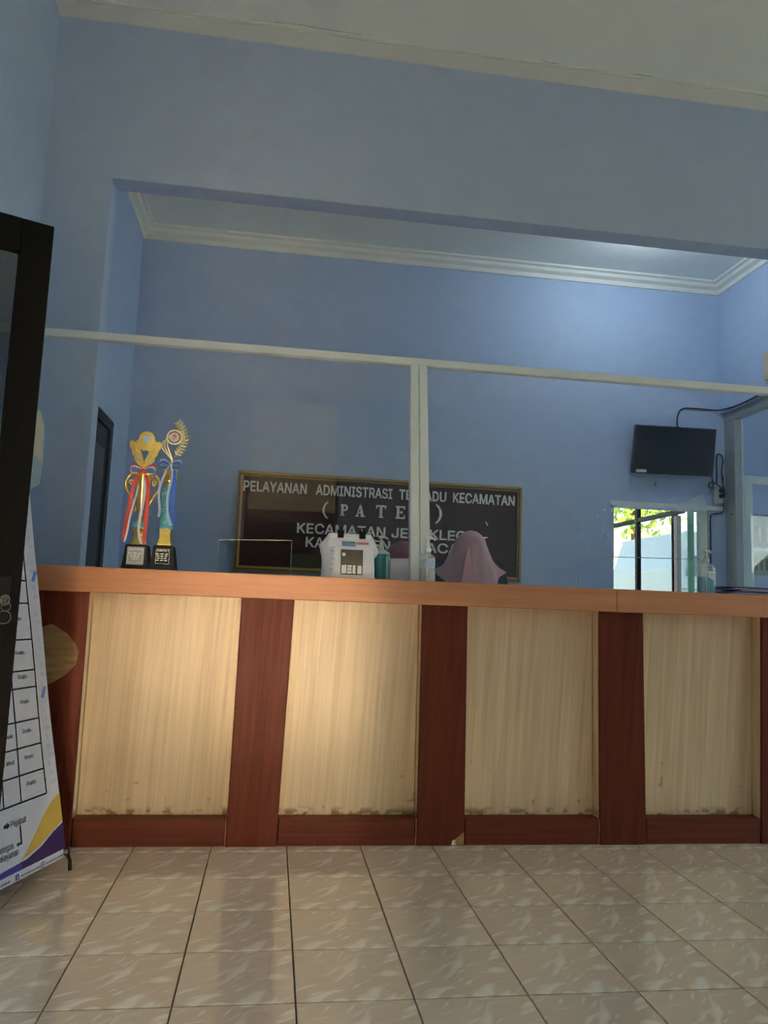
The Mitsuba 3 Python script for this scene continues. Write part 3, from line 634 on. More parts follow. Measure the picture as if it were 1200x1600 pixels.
# frame of the office's right wall opening, with glass, and the noticeboard beyond it
w1 = thing('window_1', 'grey aluminium framed opening in the right office wall', 'window', kind='structure'); labels[w1].pop('category')
add(w1 + '__top_rail', cbox(3.622, 3.685, OY, 5.80, 2.590, 2.664, .003), 'm_alu_dark')
add(w1 + '__post', cbox(3.622, 3.685, 5.655, 5.80, 0, 2.590, .003), 'm_alu_dark')
add(w1 + '__screw', cat(*[moved(trimesh.creation.icosphere(1, .006), 3.622, 5.71, z) for z in (1.82, 1.32, 2.3)]), 'm_black_soft')
add(w1 + '__glass_pane', trimesh.Trimesh([(3.655, 4.42, 1.0), (3.655, 5.655, 1.0), (3.655, 5.655, 2.59), (3.655, 4.42, 2.59)], [[0, 1, 2], [0, 2, 3]], process=False), 'm_glass')
nb = thing('notice_cabinet', 'pale framed glass notice cabinet in the next room at right', 'cabinet')
NY = 5.79
add(nb + '__stile', cbox(3.735, 3.755, NY - .05, NY, 1.0, 2.62, .003), 'm_alu_white')
add(nb + '__stile', cbox(3.755, 3.830, NY - .05, NY, 1.0, 2.150, .003), 'm_alu_white', label='broad pale stile')
add(nb + '__rail', cbox(3.755, 4.9, NY - .05, NY, 2.085, 2.150, .003), 'm_alu_white')
add(nb + '__stile', cbox(4.84, 4.9, NY - .05, NY, 1.0, 2.085, .003), 'm_alu_white')
add(nb + '__backboard', cbox(3.83, 4.84, NY - .012, NY, 1.0, 2.085), 'm_wall')
add(nb + '__picture', cbox(3.84, 4.06, NY - .020, NY - .012, 1.575, 1.835, .002), 'm_photo_a', label='dark framed photograph')
for i in range(6):
    add(nb + '__picture__figure', cbox(3.86 + i * .034, 3.88 + i * .034, NY - .0215, NY - .020, 1.60 + .01 * (i % 2), 1.73 + .012 * (i % 3)), 'm_photo_b' if i % 2 else 'm_photo_c')
add(nb + '__picture', cbox(3.84, 4.10, NY - .020, NY - .012, 1.535, 1.560, .002), 'm_white', label='white strip')
add(nb + '__picture', cbox(3.84, 4.06, NY - .020, NY - .012, 1.345, 1.520, .002), 'm_photo_b', label='pale photograph')
for i in range(4):
    add(nb + '__picture_002__figure', cbox(3.85 + i * .05, 3.88 + i * .05, NY - .0215, NY - .020, 1.38, 1.48 - .01 * (i % 2)), 'm_photo_c' if i < 2 else 'm_photo_a')

# ------------------------------------------------------------------ back window / passage and the outdoors
w2 = thing('window_2', 'opening in the back wall with a view outdoors', 'window', kind='structure'); labels[w2].pop('category')
add(w2 + '__head', cbox(2.63, 3.60, 5.788, 5.80, 1.85, 1.885), 'm_trim')
add(w2 + '__jamb', cbox(3.462, 3.476, 5.80, 5.96, 0, 1.85), 'm_reveal')
add(w2 + '__jamb', cbox(2.655, 2.662, 5.80, 5.94, 0, 1.85), 'm_trim')
st('passage_roof', cbox(2.3, 3.62, 5.94, 6.05, 2.3, 2.4), 'm_ceiling')
gr = thing('window_grille', 'black metal window frame outside the back window', 'window frame')
GX = 3.40
add(gr + '__rail', cbox(GX - .02, GX + .02, 6.06, 8.2, 1.855, 1.892, .003), 'm_black')
for y in (6.88, 8.1):
    add(gr + '__bar', cbox(GX - .02, GX + .02, y - .024, y + .024, 0, 2.6, .003), 'm_black')
add(gr + '__bar', cbox(GX - .025, GX + .025, 6.19, 6.215, 0, 2.6, .003), 'm_black')
add(gr + '__bar', cbox(GX - .02, GX + .02, 6.13, 6.185, 0, 1.84, .003), 'm_postpink', label='pale pinkish post')
cu = add('curtain', strip(np.array([(3.36 + .012 * math.sin(i * 1.9), 5.985 + .0, 0) for i in range(2)]) if False else [(3.425, 5.99, .01), (3.425, 5.99, 1.86)], .055, (1, 0, 0), .012), 'm_curtain', label='narrow green cloth hanging at the right side of the back window', cat='curtain')
st('ground', cbox(-60, 60, -70, 70, -.3, -.16), 'm_grass')
st('wall_garden', cbox(4.0, 46, 25, 25.3, -.16, 3.9), 'm_white_wall')
# van
vn = thing('van', 'white van parked outside the back window', 'van')
def vx(m, x, y, deg):
    m = m.copy(); m.apply_transform(trimesh.transformations.rotation_matrix(math.radians(deg), (0, 0, 1))); m.apply_translation((x, y, -.16)); return m
prof = Polygon([(-2.1, .28), (2.1, .28), (2.15, .7), (2.05, 1.0), (1.35, 1.15), (.75, 2.1), (-1.95, 2.12), (-2.1, 1.7)]).buffer(.05).buffer(-.02)
vb_ = ext(prof, 1.6); vb_.vertices = np.stack([vb_.vertices[:, 0], vb_.vertices[:, 2] - .8, vb_.vertices[:, 1]], 1); vb_.fix_normals()
VP = (6.75, 9.3, 0)
add(vn + '__body', vx(vb_, *VP), 'm_car', 20)
def vpanel(pts, y0, y1):
    return hexa([(a, y, b) for a, b in pts for y in (y0, y1)])
for s in (-.83, .80):
    for a0, a1 in ((-1.95, -1.62), (-1.5, -.6), (-.5, .4), (.5, .8)):
        add(vn + '__side_window', vx(vpanel([(a0, 1.62), (a1, 1.62), (a1, 1.86), (a0 + .03, 1.86)], s, s + .03), *VP), 'm_car_glass')
    add(vn + '__trim_line', vx(vpanel([(-2.0, 1.46), (1.2, 1.46), (1.2, 1.475), (-2.0, 1.475)], s, s + .03), *VP), 'm_reveal')
add(vn + '__windscreen', vx(hexa([(1.33 - .0 + o, y, 1.22) for o in (0, .03) for y in (-.7, .7)] + [(.84 + o, y, 1.86) for o in (0, .03) for y in (-.65, .65)]), *VP), 'm_car_glass')
for x in (-1.35, 1.35):
    for y in (-.72, .72):
        w = trimesh.creation.cylinder(.31, .18, sections=28, transform=trimesh.transformations.rotation_matrix(math.pi / 2, (1, 0, 0)))
        add(vn + '__wheel', vx(moved(w, x, y, .31), *VP), 'm_tyre', 30)
# trees
def crown_mesh(n, rx, rz, leaf, seed):
    r = np.random.default_rng(seed)
    cl = r.normal(size=(26, 3)); cl /= np.linalg.norm(cl, axis=1, keepdims=True); cl *= (.35 + .5 * r.random((26, 1)))
    c = cl[r.integers(0, 26, n)] + r.normal(size=(n, 3)) * .17
    c *= [rx, rx, rz]
    d = r.normal(size=(n, 3)); d /= np.linalg.norm(d, axis=1, keepdims=True); e = np.cross(d, r.normal(size=(n, 3))); e /= np.linalg.norm(e, axis=1, keepdims=True)
    L = leaf * (.6 + .8 * r.random((n, 1)))
    v = np.stack([c - d * L, c + e * L * .45, c + d * L, c - e * L * .45], 1).reshape(-1, 3)
    b = np.arange(n)[:, None] * 4
    return trimesh.Trimesh(v, np.vstack([b + [0, 1, 2], b + [0, 2, 3]]), process=False)
near_crown = mikit.ply(crown_mesh(7000, 2.6, 2.1, .12, 3), 'm_leaf'); far_crown = mikit.ply(crown_mesh(12000, 7.2, 6.2, .62, 4), 'm_leaf_far')
near_trunk = mikit.ply(tube([(0, 0, -.16), (.1, 0, 1.5), (0, .1, 5.2)], [.16, .13, .08], 10), 'm_bark'); far_trunk = mikit.ply(tube([(0, 0, -.16), (.3, 0, 5), (0, .2, 10)], [.5, .4, .25], 10), 'm_bark')
for x, y, z, s in ((8.6, 17.6, 4.75, 1.0), (14.4, 18.2, 4.9, 1.0), (20.6, 18.6, 4.9, 1.0)):
    t = thing('tree', {8.6: 'leafy green tree directly behind the white van', 14.4: 'second leafy tree, right of the one behind the van', 20.6: 'leafy tree farthest right along the garden wall'}[x], 'tree', 'trees outside the back window')
    add(t + '__trunk', near_trunk, None, tw=T().translate([x, y, 0])); add(t + '__crown', near_crown, None, tw=T().translate([x, y, z]).scale(s), kind='stuff')
for i, (x, y) in enumerate(((-16, -36), (22, -38), (-17, -8), (-18, 12))):
    t = thing('tall_tree', ('tall dark tree behind the entrance, at its left', 'tall dark tree behind the entrance, at its right', 'tall tree beyond the left doorway, nearer the entrance', 'tall tree beyond the left doorway, farther back')[i], 'tree', 'tall trees around the building')
    add(t + '__trunk', far_trunk, None, tw=T().translate([x, y, 0])); add(t + '__crown', far_crown, None, tw=T().translate([x, y, 8.2 + .5 * (i % 3)]).rotate([0, 0, 1], i * 47).scale([1, 1, 1.15]), kind='stuff')
def ridge(x0, x1, y0, y1, h, n=40):
    gx, gy = np.meshgrid(np.linspace(x0, x1, n), np.linspace(y0, y1, 16)); k = np.sin(np.pi * (gy - y0) / (y1 - y0))
    z = -.4 + h * k ** .5 * (.86 + .28 * meshkit.fbm(np.stack([gx * .06, gy * .06, gx * 0], -1), 4)); v = np.stack([gx, gy, z], -1).reshape(-1, 3); f = []
    for j in range(15):
        for i in range(n - 1):
            a_ = j * n + i; f += [[a_, a_ + 1, a_ + n + 1], [a_, a_ + n + 1, a_ + n]]
    return trimesh.Trimesh(v, f, process=False)
st('hill', ridge(-130, 130, -125, -58, 12), 'm_leaf_dark', smooth=True)
def turned(m):
    m = m.copy(); m.apply_transform(trimesh.transformations.rotation_matrix(-math.pi / 2, (0, 0, 1))); return m
st('hill_west', turned(ridge(-110, 110, -125, -62, 20)), 'm_leaf_dark', smooth=True)
st('paving', cbox(-60, 60, -30, 30, -.16, -.145), 'm_concrete')
st('doorstep', cbox(-3.2, XL - .15, .8, 2.4, -.145, -.02), 'm_concrete')

# ------------------------------------------------------------------ trophies
ZW = 1.0935
def trophy_base(key, cx, cy, wb, wt, h, m):
    e = .004
    p = []
    for z, w in ((ZW, wb + .004), (ZW + .012, wb + .004)):
        p += [(cx + sx * w / 2, cy + sy * w / 2, z) for sx in (-1, 1) for sy in (-1, 1)]
    a = hexa(p)
    b = hexa([(cx + sx * w / 2, cy + sy * w / 2, z) for z, w in ((ZW + .012, wb), (ZW + h - .004, wt), (ZW + h, wt - .006)) for sx in (-1, 1) for sy in (-1, 1)])
    return add(key + '__base', cat(a, b), 'm_marble_black', label='black block base')
def plaque(key, cx, cy, wb, wt, h, m, lines, mt):
    """engraved plate on the sloping front of a base"""
    def f(x, z):   # y on the front face at height z above the base's foot
        k = (z - .012) / (h - .012); return cy - (wb + (wt - wb) * k) / 2
    def face(me, o):
        v = me.vertices; me.vertices = np.stack([cx + v[:, 0], f(v[:, 0], v[:, 1]) - o - v[:, 2], ZW + v[:, 1]], 1); return me
    w = wt * .40
    add(key + '__plaque', face(ext(sbox(-w, .020, w, h - .010), .001), 0), m, label='engraved plate')
    rim = sbox(-w * .86, .028, w * .86, h - .016).difference(sbox(-w * .82, .0292, w * .82, h - .0172))
    add(key + '__plaque__border', face(ext(rim, .0004), .001), mt)
    ms = []
    for s, z, hh, ww in lines:
        if s:
            me = text(s, hh, .0004, True, ww); me.apply_translation((-ww / 2, z, 0)); ms.append(me)
        else:
            ms.append(cat(*[moved(ext(sbox(0, 0, ww * .9 / 12, hh), .0004), -ww / 2 + ww * i / 12, z, 0) for i in range(12) if i % 4 != 3]))
    add(key + '__plaque__lettering', face(cat(*ms), .001), mt)
def bow(key, cx, y, z, ma, mb, sw=.055, sh=.028):
    for s in (-1, 1):
        for k, (m, o) in enumerate(((ma, 0), (mb, .004))):
            t = np.linspace(0, 2 * np.pi, 22)
            x = cx + s * (sw * .5 * (1 - np.cos(t)) ) ; zz = z + (sh - .006 * k) * np.sin(t) * (.45 + .55 * (1 - np.cos(t)) / 2) + .22 * (sw * .5 * (1 - np.cos(t))) * (1 if k == 0 else .2)
            add(key + '__ribbon_loop', strip(np.stack([x, np.full_like(t, y - o), zz], 1), .0075, (.25 * s, .5, .8)), m)
    add(key + '__ribbon_knot', moved(trimesh.creation.icosphere(2, .008), cx, y - .003, z), ma, True)
def tail(key, pts, w, m):
    c = curve(pts, 26); add(key + '__ribbon_tail', strip(c, w, (1, .25, 0)), m)

# first trophy: cup with two handles
t1 = thing('trophy', 'gold two handled cup trophy with red and white ribbons on counter', 'trophy')
c1, y1 = -.566, 3.325
trophy_base(t1, c1, y1, .104, .086, .104, None)
plaque(t1, c1, y1, .104, .086, .104, 'm_plaque_grey', [('PIALA TETAP', .078, .0085, .058), ('', .066, .004, .058), ('', .057, .004, .040), ('', .049, .004, .034), ('', .041, .004, .022)], 'm_silver')
zb = ZW + .104
add(t1 + '__foot', moved(lathe([(0, 0), (.034, 0), (.033, .006), (.024, .020), (.019, .040), (.021, .056), (.030, .066), (.030, .070), (0, .070)], 32), c1, y1, zb), 'm_gold', 40)
add(t1 + '__teal_ring', moved(lathe([(0, 0), (.034, 0), (.036, .004), (.036, .018), (.034, .022), (0, .022)], 32), c1, y1, zb + .070), 'm_teal', 40, label='teal metallic band')
add(t1 + '__cup', moved(lathe([(0, 0), (.022, 0), (.018, .006), (.008, .016), (.006, .024), (.012, .036), (.008, .046), (.013, .070), (.020, .110), (.028, .150), (.034, .185), (.037, .200), (.037, .205), (.030, .208), (.014, .216), (.009, .224), (.012, .236), (0, .240)], 36), c1, y1, zb + .092), 'm_gold', 40)
zc = zb + .092
for s in (-1, 1):
    pts = [(c1 + s * .030, y1, zc + .190), (c1 + s * .050, y1, zc + .203), (c1 + s * .066, y1, zc + .182), (c1 + s * .068, y1, zc + .150), (c1 + s * .052, y1, zc + .120), (c1 + s * .034, y1, zc + .085), (c1 + s * .022, y1, zc + .062), (c1 + s * .030, y1, zc + .045)]
    c = curve(pts, 34); h = add(t1 + '__handle', tube(c, .0042 + .0022 * np.abs(np.sin(np.linspace(0, 12, 34))), 10), 'm_gold', True)
    add(h + '__scroll', tube([(c1 + s * (.046 + .010 * math.cos(t) * (1 - t / 9)), y1, zc + .168 + .016 * math.sin(t) * (1 - t / 9)) for t in np.linspace(0, 7, 30)], .004, 8), 'm_gold', True)
    add(h + '__bead', cat(*[moved(trimesh.creation.icosphere(1, .0055 - .001 * i), c1 + s * (.030 + .004 * i), y1 - .004, zc + .052 - .014 * i) for i in range(2)]), 'm_gold_pale', True)
zt = zc + .232
def wing(s):
    o = [(0.0, 0), (.010, .004), (.030, .022), (.040, .030), (.042, .050), (.052, .058), (.055, .078), (.062, .086), (.066, .108), (.058, .118), (.044, .112), (.030, .100), (.020, .082), (.012, .060), (.004, .036), (0, .014)]
    return Polygon([(s * a, b) for a, b in o]).buffer(0)
for s in (-1, 1):
    w = add(t1 + '__wing', stand(moved(ext(wing(s), .010), c1, zt, 0), y1 + .005), 'm_gold', label='gold feathered wing')
    for i, (a, b, c, d) in enumerate(((.012, .030, .046, .066), (.016, .052, .050, .096), (.020, .014, .036, .040))):
        add(w + '__rib', tube([(c1 + s * a, y1 - .005, zt + b), (c1 + s * (a + c) / 2, y1 - .007, zt + (b + d) / 2 - .003), (c1 + s * c, y1 - .005, zt + d)], [.003, .0042, .002], 8), 'm_gold_pale', True)
mz = zt + .126
add(t1 + '__medal', stand(moved(ext(Point(0, 0).buffer(.033, 40), .012), c1 + .004, mz, 0), y1 + .006), 'm_gold', label='round gold medal')
add(t1 + '__medal_foot', stand(moved(ext(Polygon([(-.042, -.012), (-.03, -.038), (-.008, -.052), (0, -.045), (.010, -.052), (.034, -.036), (.046, -.012), (.03, .0), (-.03, 0)]), .009), c1 + .003, mz, 0), y1 + .0045), 'm_gold')
add(t1 + '__medal__disc', stand(moved(ext(Point(0, 0).buffer(.0200, 40).difference(Point(0, 0).buffer(.0165, 40)), .002), c1 + .004, mz, 0), y1 - .006), 'm_gold_pale')
add(t1 + '__medal__emblem', stand(moved(ext(Point(0, 0).buffer(.0165, 32), .001), c1 + .004, mz, 0), y1 - .006), 'm_disc_blue', label='pale blue disc')
zk = zt - .012
bow(t1, c1, y1 - .018, zk, 'm_rib_red', 'm_rib_white', .052, .025)
yf = y1 - .040
tail(t1, [(c1 - .004, y1 - .020, zk), (c1 - .025, yf, zk - .05), (c1 - .038, yf, zk - .14), (c1 - .050, yf - .004, zk - .24), (c1 - .052, yf - .006, zk - .295)], .015, 'm_rib_red')
tail(t1, [(c1 - .004, y1 - .018, zk), (c1 - .020, yf + .004, zk - .12), (c1 - .034, yf - .008, zk - .21), (c1 - .038, yf - .010, zk - .25), (c1 - .047, yf - .014, zk - .305)], .008, 'm_rib_white')
tail(t1, [(c1 + .004, y1 - .020, zk), (c1 + .026, yf, zk - .05), (c1 + .032, yf, zk - .14), (c1 + .030, yf - .004, zk - .24), (c1 + .032, yf - .006, zk - .305)], .015, 'm_rib_red')
tail(t1, [(c1 + .004, y1 - .018, zk), (c1 + .016, yf - .002, zk - .06), (c1 + .012, yf - .006, zk - .16), (c1 + .005, yf - .009, zk - .235), (c1 + .022, yf - .012, zk - .310)], .010, 'm_rib_white')

# second trophy: teal column
t2 = thing('trophy', 'teal column trophy with gold crown and blue ribbons on counter', 'trophy')
c2, y2 = -.458, 3.325
trophy_base(t2, c2, y2, .102, .080, .106, None)
plaque(t2, c2, y2, .102, .080, .106, 'm_black_soft', [('HARAPAN 1', .079, .0085, .048), ('', .067, .0045, .056), ('', .058, .0045, .048), ('', .049, .0045, .042), ('', .040, .0045, .050)], 'm_silver')
zb = ZW + .106
fo = [hexa([(c2 + sx * w / 2, y2 + sy * w / 2, zb + z) for z, w in ((a, wa), (b, wb_)) for sx in (-1, 1) for sy in (-1, 1)]) for a, wa, b, wb_ in ((0, .058, .008, .056), (.008, .052, .035, .042), (.035, .042, .070, .046))]
add(t2 + '__foot', cat(*fo), 'm_gold')
add(t2 + '__column', moved(lathe([(0, 0), (.027, 0)] + [(.027 + .0012 * math.sin(i * 1.5), .002 + i * .0032) for i in range(54)] + [(.027, .176), (0, .176)], 30), c2, y2, zb + .070), 'm_teal', 25, label='teal glittering column')
zc = zb + .246
add(t2 + '__collar', moved(lathe([(0, 0), (.016, 0), (.012, .008), (.012, .016), (.024, .022), (.026, .03), (.018, .036), (0, .036)], 28), c2, y2, zc), 'm_gold', 40)
for i in range(6):
    a = i * math.pi / 3 + .3
    b = np.array([math.cos(a), math.sin(a), 0])
    pts = [np.array([c2, y2, zc + .026]) + b * r + [0, 0, z] for r, z in ((.016, 0), (.028, .012), (.026, .032), (.034, .056))]
    add(t2 + '__crown_leaf', strip(curve(pts, 12), np.interp(np.linspace(0, 1, 12), [0, .5, 1], [.016, .022, .004]), np.cross(b, [0, 0, 1]), .003), 'm_gold')
add(t2 + '__stem', moved(lathe([(0, 0), (.014, 0), (.018, .02), (.010, .04), (.007, .075), (0, .08)], 24), c2, y2, zc + .03), 'm_gold', 40)
zk = zc + .106
for k, (o, top) in enumerate(((-.004, .122), (-.016, .108), (-.028, .096))):
    add(t2 + '__swirl', tube(curve([(c2 + .002, y2, zk - .02), (c2 + .004 + o * .2, y2, zk + .02), (c2 - .010 + o, y2, zk + .060), (c2 - .006 + o * 1.0, y2, zk + top)], 20), .0036, 8), 'm_gold_pale', True)
mc = (c2 + .008, zk + .112)
add(t2 + '__ring', stand(moved(ext(Point(0, 0).buffer(.033, 40).difference(Point(0, 0).buffer(.026, 40)), .008), mc[0], mc[1], 0), y2 + .004), 'm_gold_pale', label='round pale gold ring')
add(t2 + '__medal', stand(moved(ext(Point(0, 0).buffer(.0262, 40), .005), mc[0], mc[1], 0), y2 + .003), 'm_frame_brown')
add(t2 + '__medal__disc', stand(moved(ext(Point(0, 0).buffer(.0210, 32), .002), mc[0], mc[1], 0), y2 - .002), 'm_disc_pink', label='pale pink emblem disc')
add(t2 + '__medal__emblem', stand(moved(ext(Point(.002, .006).buffer(.008, 20), .001), mc[0], mc[1], 0), y2 - .004), 'm_orange')
add(t2 + '__medal__emblem', stand(moved(ext(Point(-.002, -.006).buffer(.008, 20), .001), mc[0], mc[1], 0), y2 - .004), 'm_disc_blue')
spine = curve([(c2 + .014, y2, zk + .026), (c2 + .036, y2, zk + .060), (c2 + .050, y2, zk + .105), (c2 + .040, y2, zk + .145), (c2 + .014, y2, zk + .182)], 40)
br = add(t2 + '__branch', tube(spine, .0028, 8), 'm_gold_pale', True, label='gold laurel branch')
for i in range(3, 39, 3):
    tg = spine[min(i + 1, 39)] - spine[i - 1]; tg /= np.linalg.norm(tg); nn = np.array([tg[2], 0, -tg[0]])
    for s in (-1, 1):
        tip = spine[i] + (tg * .7 + nn * s) * .019
        add(br + '__leaf', tube([spine[i], (spine[i] + tip) / 2 + [0, -.002, 0], tip], [.0014, .0052, .0012], 6), 'm_gold_pale', True)
bow(t2, c2 + .002, y2 - .012, zk - .012, 'm_rib_lblue', 'm_rib_blue', .044, .022)
yf = y2 - .034
tail(t2, [(c2 + .004, y2 - .014, zk - .014), (c2 + .022, yf + .004, zk - .07), (c2 + .020, yf, zk - .16), (c2 + .024, yf, zk - .22), (c2 + .050, yf - .003, zk - .268)], .020, 'm_rib_blue')
tail(t2, [(c2 + .002, y2 - .014, zk - .014), (c2 + .014, yf - .002, zk - .06), (c2 + .002, yf - .003, zk - .14), (c2 + .006, yf - .004, zk - .21), (c2 + .022, yf - .005, zk - .272)], .009, 'm_rib_lblue')
tail(t2, [(c2 - .002, y2 - .014, zk - .014), (c2 - .026, yf, zk - .08), (c2 - .034, yf, zk - .15), (c2 - .028, yf, zk - .19), (c2 - .030, yf - .002, zk - .235)], .010, 'm_rib_lblue')

# ------------------------------------------------------------------ white pouch with binder clips
pc = thing('pouch', 'white plastic pouch with printed label clipped shut on the counter', 'bag')
PX0, PX1, PY, PZ1 = .228, .430, 3.315, ZW + .185
# body: front, left gusset, rounded by subdivision
def pouch_mesh():
    nx, nz = 26, 22; V = []
    for j in range(nz + 1):
        t = j / nz; z = ZW + .001 + t * (PZ1 - ZW - .001)
        thick = .090 * (1 - t ** 3 * .82) + .008
        x0 = np.interp(t, [0, .12, .45, .72, .9, 1], [PX0 - .036, PX0 - .030, PX0 - .030, PX0 - .044, PX0 - .024, PX0 - .012]); x1 = np.interp(t, [0, .1, .6, .9, 1], [PX1 + .002, PX1 - .004, PX1 - .008, PX1 - .010, PX1 - .014])
        ring = []
        prof_ = [(x0 + .016, .30), (x0 + .040 if t < .85 else x0 + .02, 0), (x1 - .004, 0), (x1, .06), (x1 + .004, .55), (x1 - .004, 1), (x0 + .02, 1), (x0, .66)]
        prof_ = np.array(prof_ + prof_[:1]); d = np.r_[0, np.cumsum(np.linalg.norm(np.diff(prof_ * [1, .09], axis=0), axis=1))]
        for q in np.linspace(0, d[-1], nx, endpoint=False):
            ring.append((np.interp(q, d, prof_[:, 0]), PY - .040 + .045 * (1 - thick / .098) + thick * np.interp(q, d, prof_[:, 1]), z))
        V.append(ring)
    V = np.array(V); w = meshkit.fbm(V * 38, 3) - .5; V[..., 1] += .006 * w * (np.abs(V[..., 2:3] - V[..., 2:3]) [..., 0] + 1); V[..., 0] += .005 * (meshkit.fbm(V * 30 + 9, 2) - .5)
    V[0, :, 2] = ZW; v = V.reshape(-1, 3); f = []
    for j in range(nz):
        for i in range(nx):
            a, b = j * nx + i, j * nx + (i + 1) % nx; f += [[a, b, b + nx], [a, b + nx, a + nx]]
    v = np.vstack([v, V[0].mean(0), V[-1].mean(0)])
    for i in range(nx):
        f += [[len(v) - 2, (i + 1) % nx, i], [len(v) - 1, nz * nx + i, nz * nx + (i + 1) % nx]]
    m = trimesh.Trimesh(v, f, process=False); m.fix_normals(); return m
pm = pouch_mesh(); add(pc + '__body', pm, 'm_bag', 50)
def ear(p):
    return hexa([(x, y + d, z) for x, y, z in p for d in (-.004, .006)])
ft = cat(cbox(PX0 - .006, PX1 - .018, PY - .012, PY + .004, PZ1 - .014, PZ1 + .010, .005), moved(cbox(PX0 + .066, PX1 - .070, PY - .016, PY + .002, PZ1 - .006, PZ1 + .006, .004)))
add(pc + '__folded_top', ft, 'm_bag', True, label='rolled top edge')
add(pc + '__side_fold', ear([(PX0 + .006, PY - .006, PZ1 + .006), (PX0 + .014, PY - .018, PZ1 - .026), (PX0 - .020, PY + .006, PZ1 - .018), (PX0 - .044, PY + .016, PZ1 - .052), (PX0 - .010, PY - .020, PZ1 - .046)]), 'm_bag', label='folded corner')
add(pc + '__side_fold', ear([(PX1 - .026, PY - .006, PZ1 + .006), (PX1 - .010, PY - .012, PZ1 - .010), (PX1 + .018, PY + .022, PZ1 - .062), (PX1 + .004, PY + .022, PZ1 - .092), (PX1 - .012, PY - .010, PZ1 - .030)]), 'm_bag', label='folded corner')
for x in (.276, .370):
    k = add(pc + '__clip', hexa([(x + sx * w, PY - .010 + sy * d, z) for z, w, d in ((PZ1 - .010, .013, .012), (PZ1 + .022, .013, .003)) for sx in (-1, 1) for sy in (-1, 1)]), 'm_black', label='black binder clip')
    for s in (-1, 1):
        add(k + '__wire', tube([(x - .008, PY - .010 + s * .004, PZ1 + .018), (x - .006, PY - .012 + s * .014, PZ1 + .034), (x + .006, PY - .012 + s * .014, PZ1 + .034), (x + .008, PY - .010 + s * .004, PZ1 + .018)], .0014, 6), 'm_black')
def front_y(x, z):
    t = (z - ZW) / (PZ1 - ZW); th = .090 * (1 - t ** 3 * .82) + .008
    return PY - .040 + .045 * (1 - th / .098) - .0055
def on_pouch(key, poly, m, o=0.0, label=None):
    me = cat(*[ext(c, .0006) for c in [poly.intersection(sbox(x, z, x + .02, z + .02)) for x in np.arange(.2, .46, .02) for z in np.arange(ZW - .01, ZW + .2, .02)] if not c.is_empty and c.area > 1e-9])
    v = me.vertices.copy(); me.vertices = np.stack([v[:, 0], front_y(v[:, 0], v[:, 1]) - o - v[:, 2], v[:, 1]], 1)
    return add(pc + '__' + key, me, m, label=label)
lx0, lx1, lz0, lz1 = .279, .373, ZW + .018, ZW + .124
on_pouch('label', sbox(lx0, lz0, lx1, lz1), 'm_bag_label', 0, 'dark printed label')
on_pouch('label__band', sbox(lx0 + .004, lz0 + .044, lx1 - .004, lz0 + .052), 'm_green_label', .0007)
for a, b in ((.004, .025), (.029, .047), (.051, .064), (.072, .090)):
    on_pouch('label__picture', sbox(lx0 + a, lz0 + .003, lx0 + b, lz0 + .039), 'm_white', .0007)
on_pouch('label__spot', Point(lx0 + .012, lz0 + .084).buffer(.0075), 'm_white', .0007)
on_pouch('label__picture_print', unary_union([sbox(lx0 + .033, lz0 + .010, lx0 + .037, lz0 + .020), sbox(lx0 + .040, lz0 + .008, lx0 + .044, lz0 + .018), sbox(lx0 + .031, lz0 + .026, lx0 + .045, lz0 + .030)]), 'm_print_grey', .0014)
on_pouch('stripe', sbox(.281, ZW + .150, .309, ZW + .160), 'm_print_teal', 0, 'dark teal print')
on_pouch('stripe', sbox(.311, ZW + .150, .340, ZW + .160), 'm_print_teal', 0)
on_pouch('stripe', sbox(.283, ZW + .139, .309, ZW + .148), 'm_print_blue', 0, 'blue print')
on_pouch('stripe', sbox(.311, ZW + .139, .340, ZW + .148), 'm_print_blue', 0)
on_pouch('stripe', sbox(.345, ZW + .149, .398, ZW + .158), 'm_print_red', 0, 'reddish print')
ms = []
for i, z in enumerate((.128, .100, .088, .080, .056, .036)):
    ms.append(sbox(.233, ZW + z, .252 - .003 * (i % 3), ZW + z + .004))
on_pouch('side_print', unary_union(ms), 'm_print_grey', -.004, 'blue grey lines of print')
no = text('NO', .010, .0006, True, .016); v = no.vertices.copy(); no.vertices = np.stack([.233 + v[:, 0], front_y(0, ZW + .11) + .002 - v[:, 2], ZW + .111 + v[:, 1]], 1)
add(pc + '__side_lettering', no, 'm_print_blue')

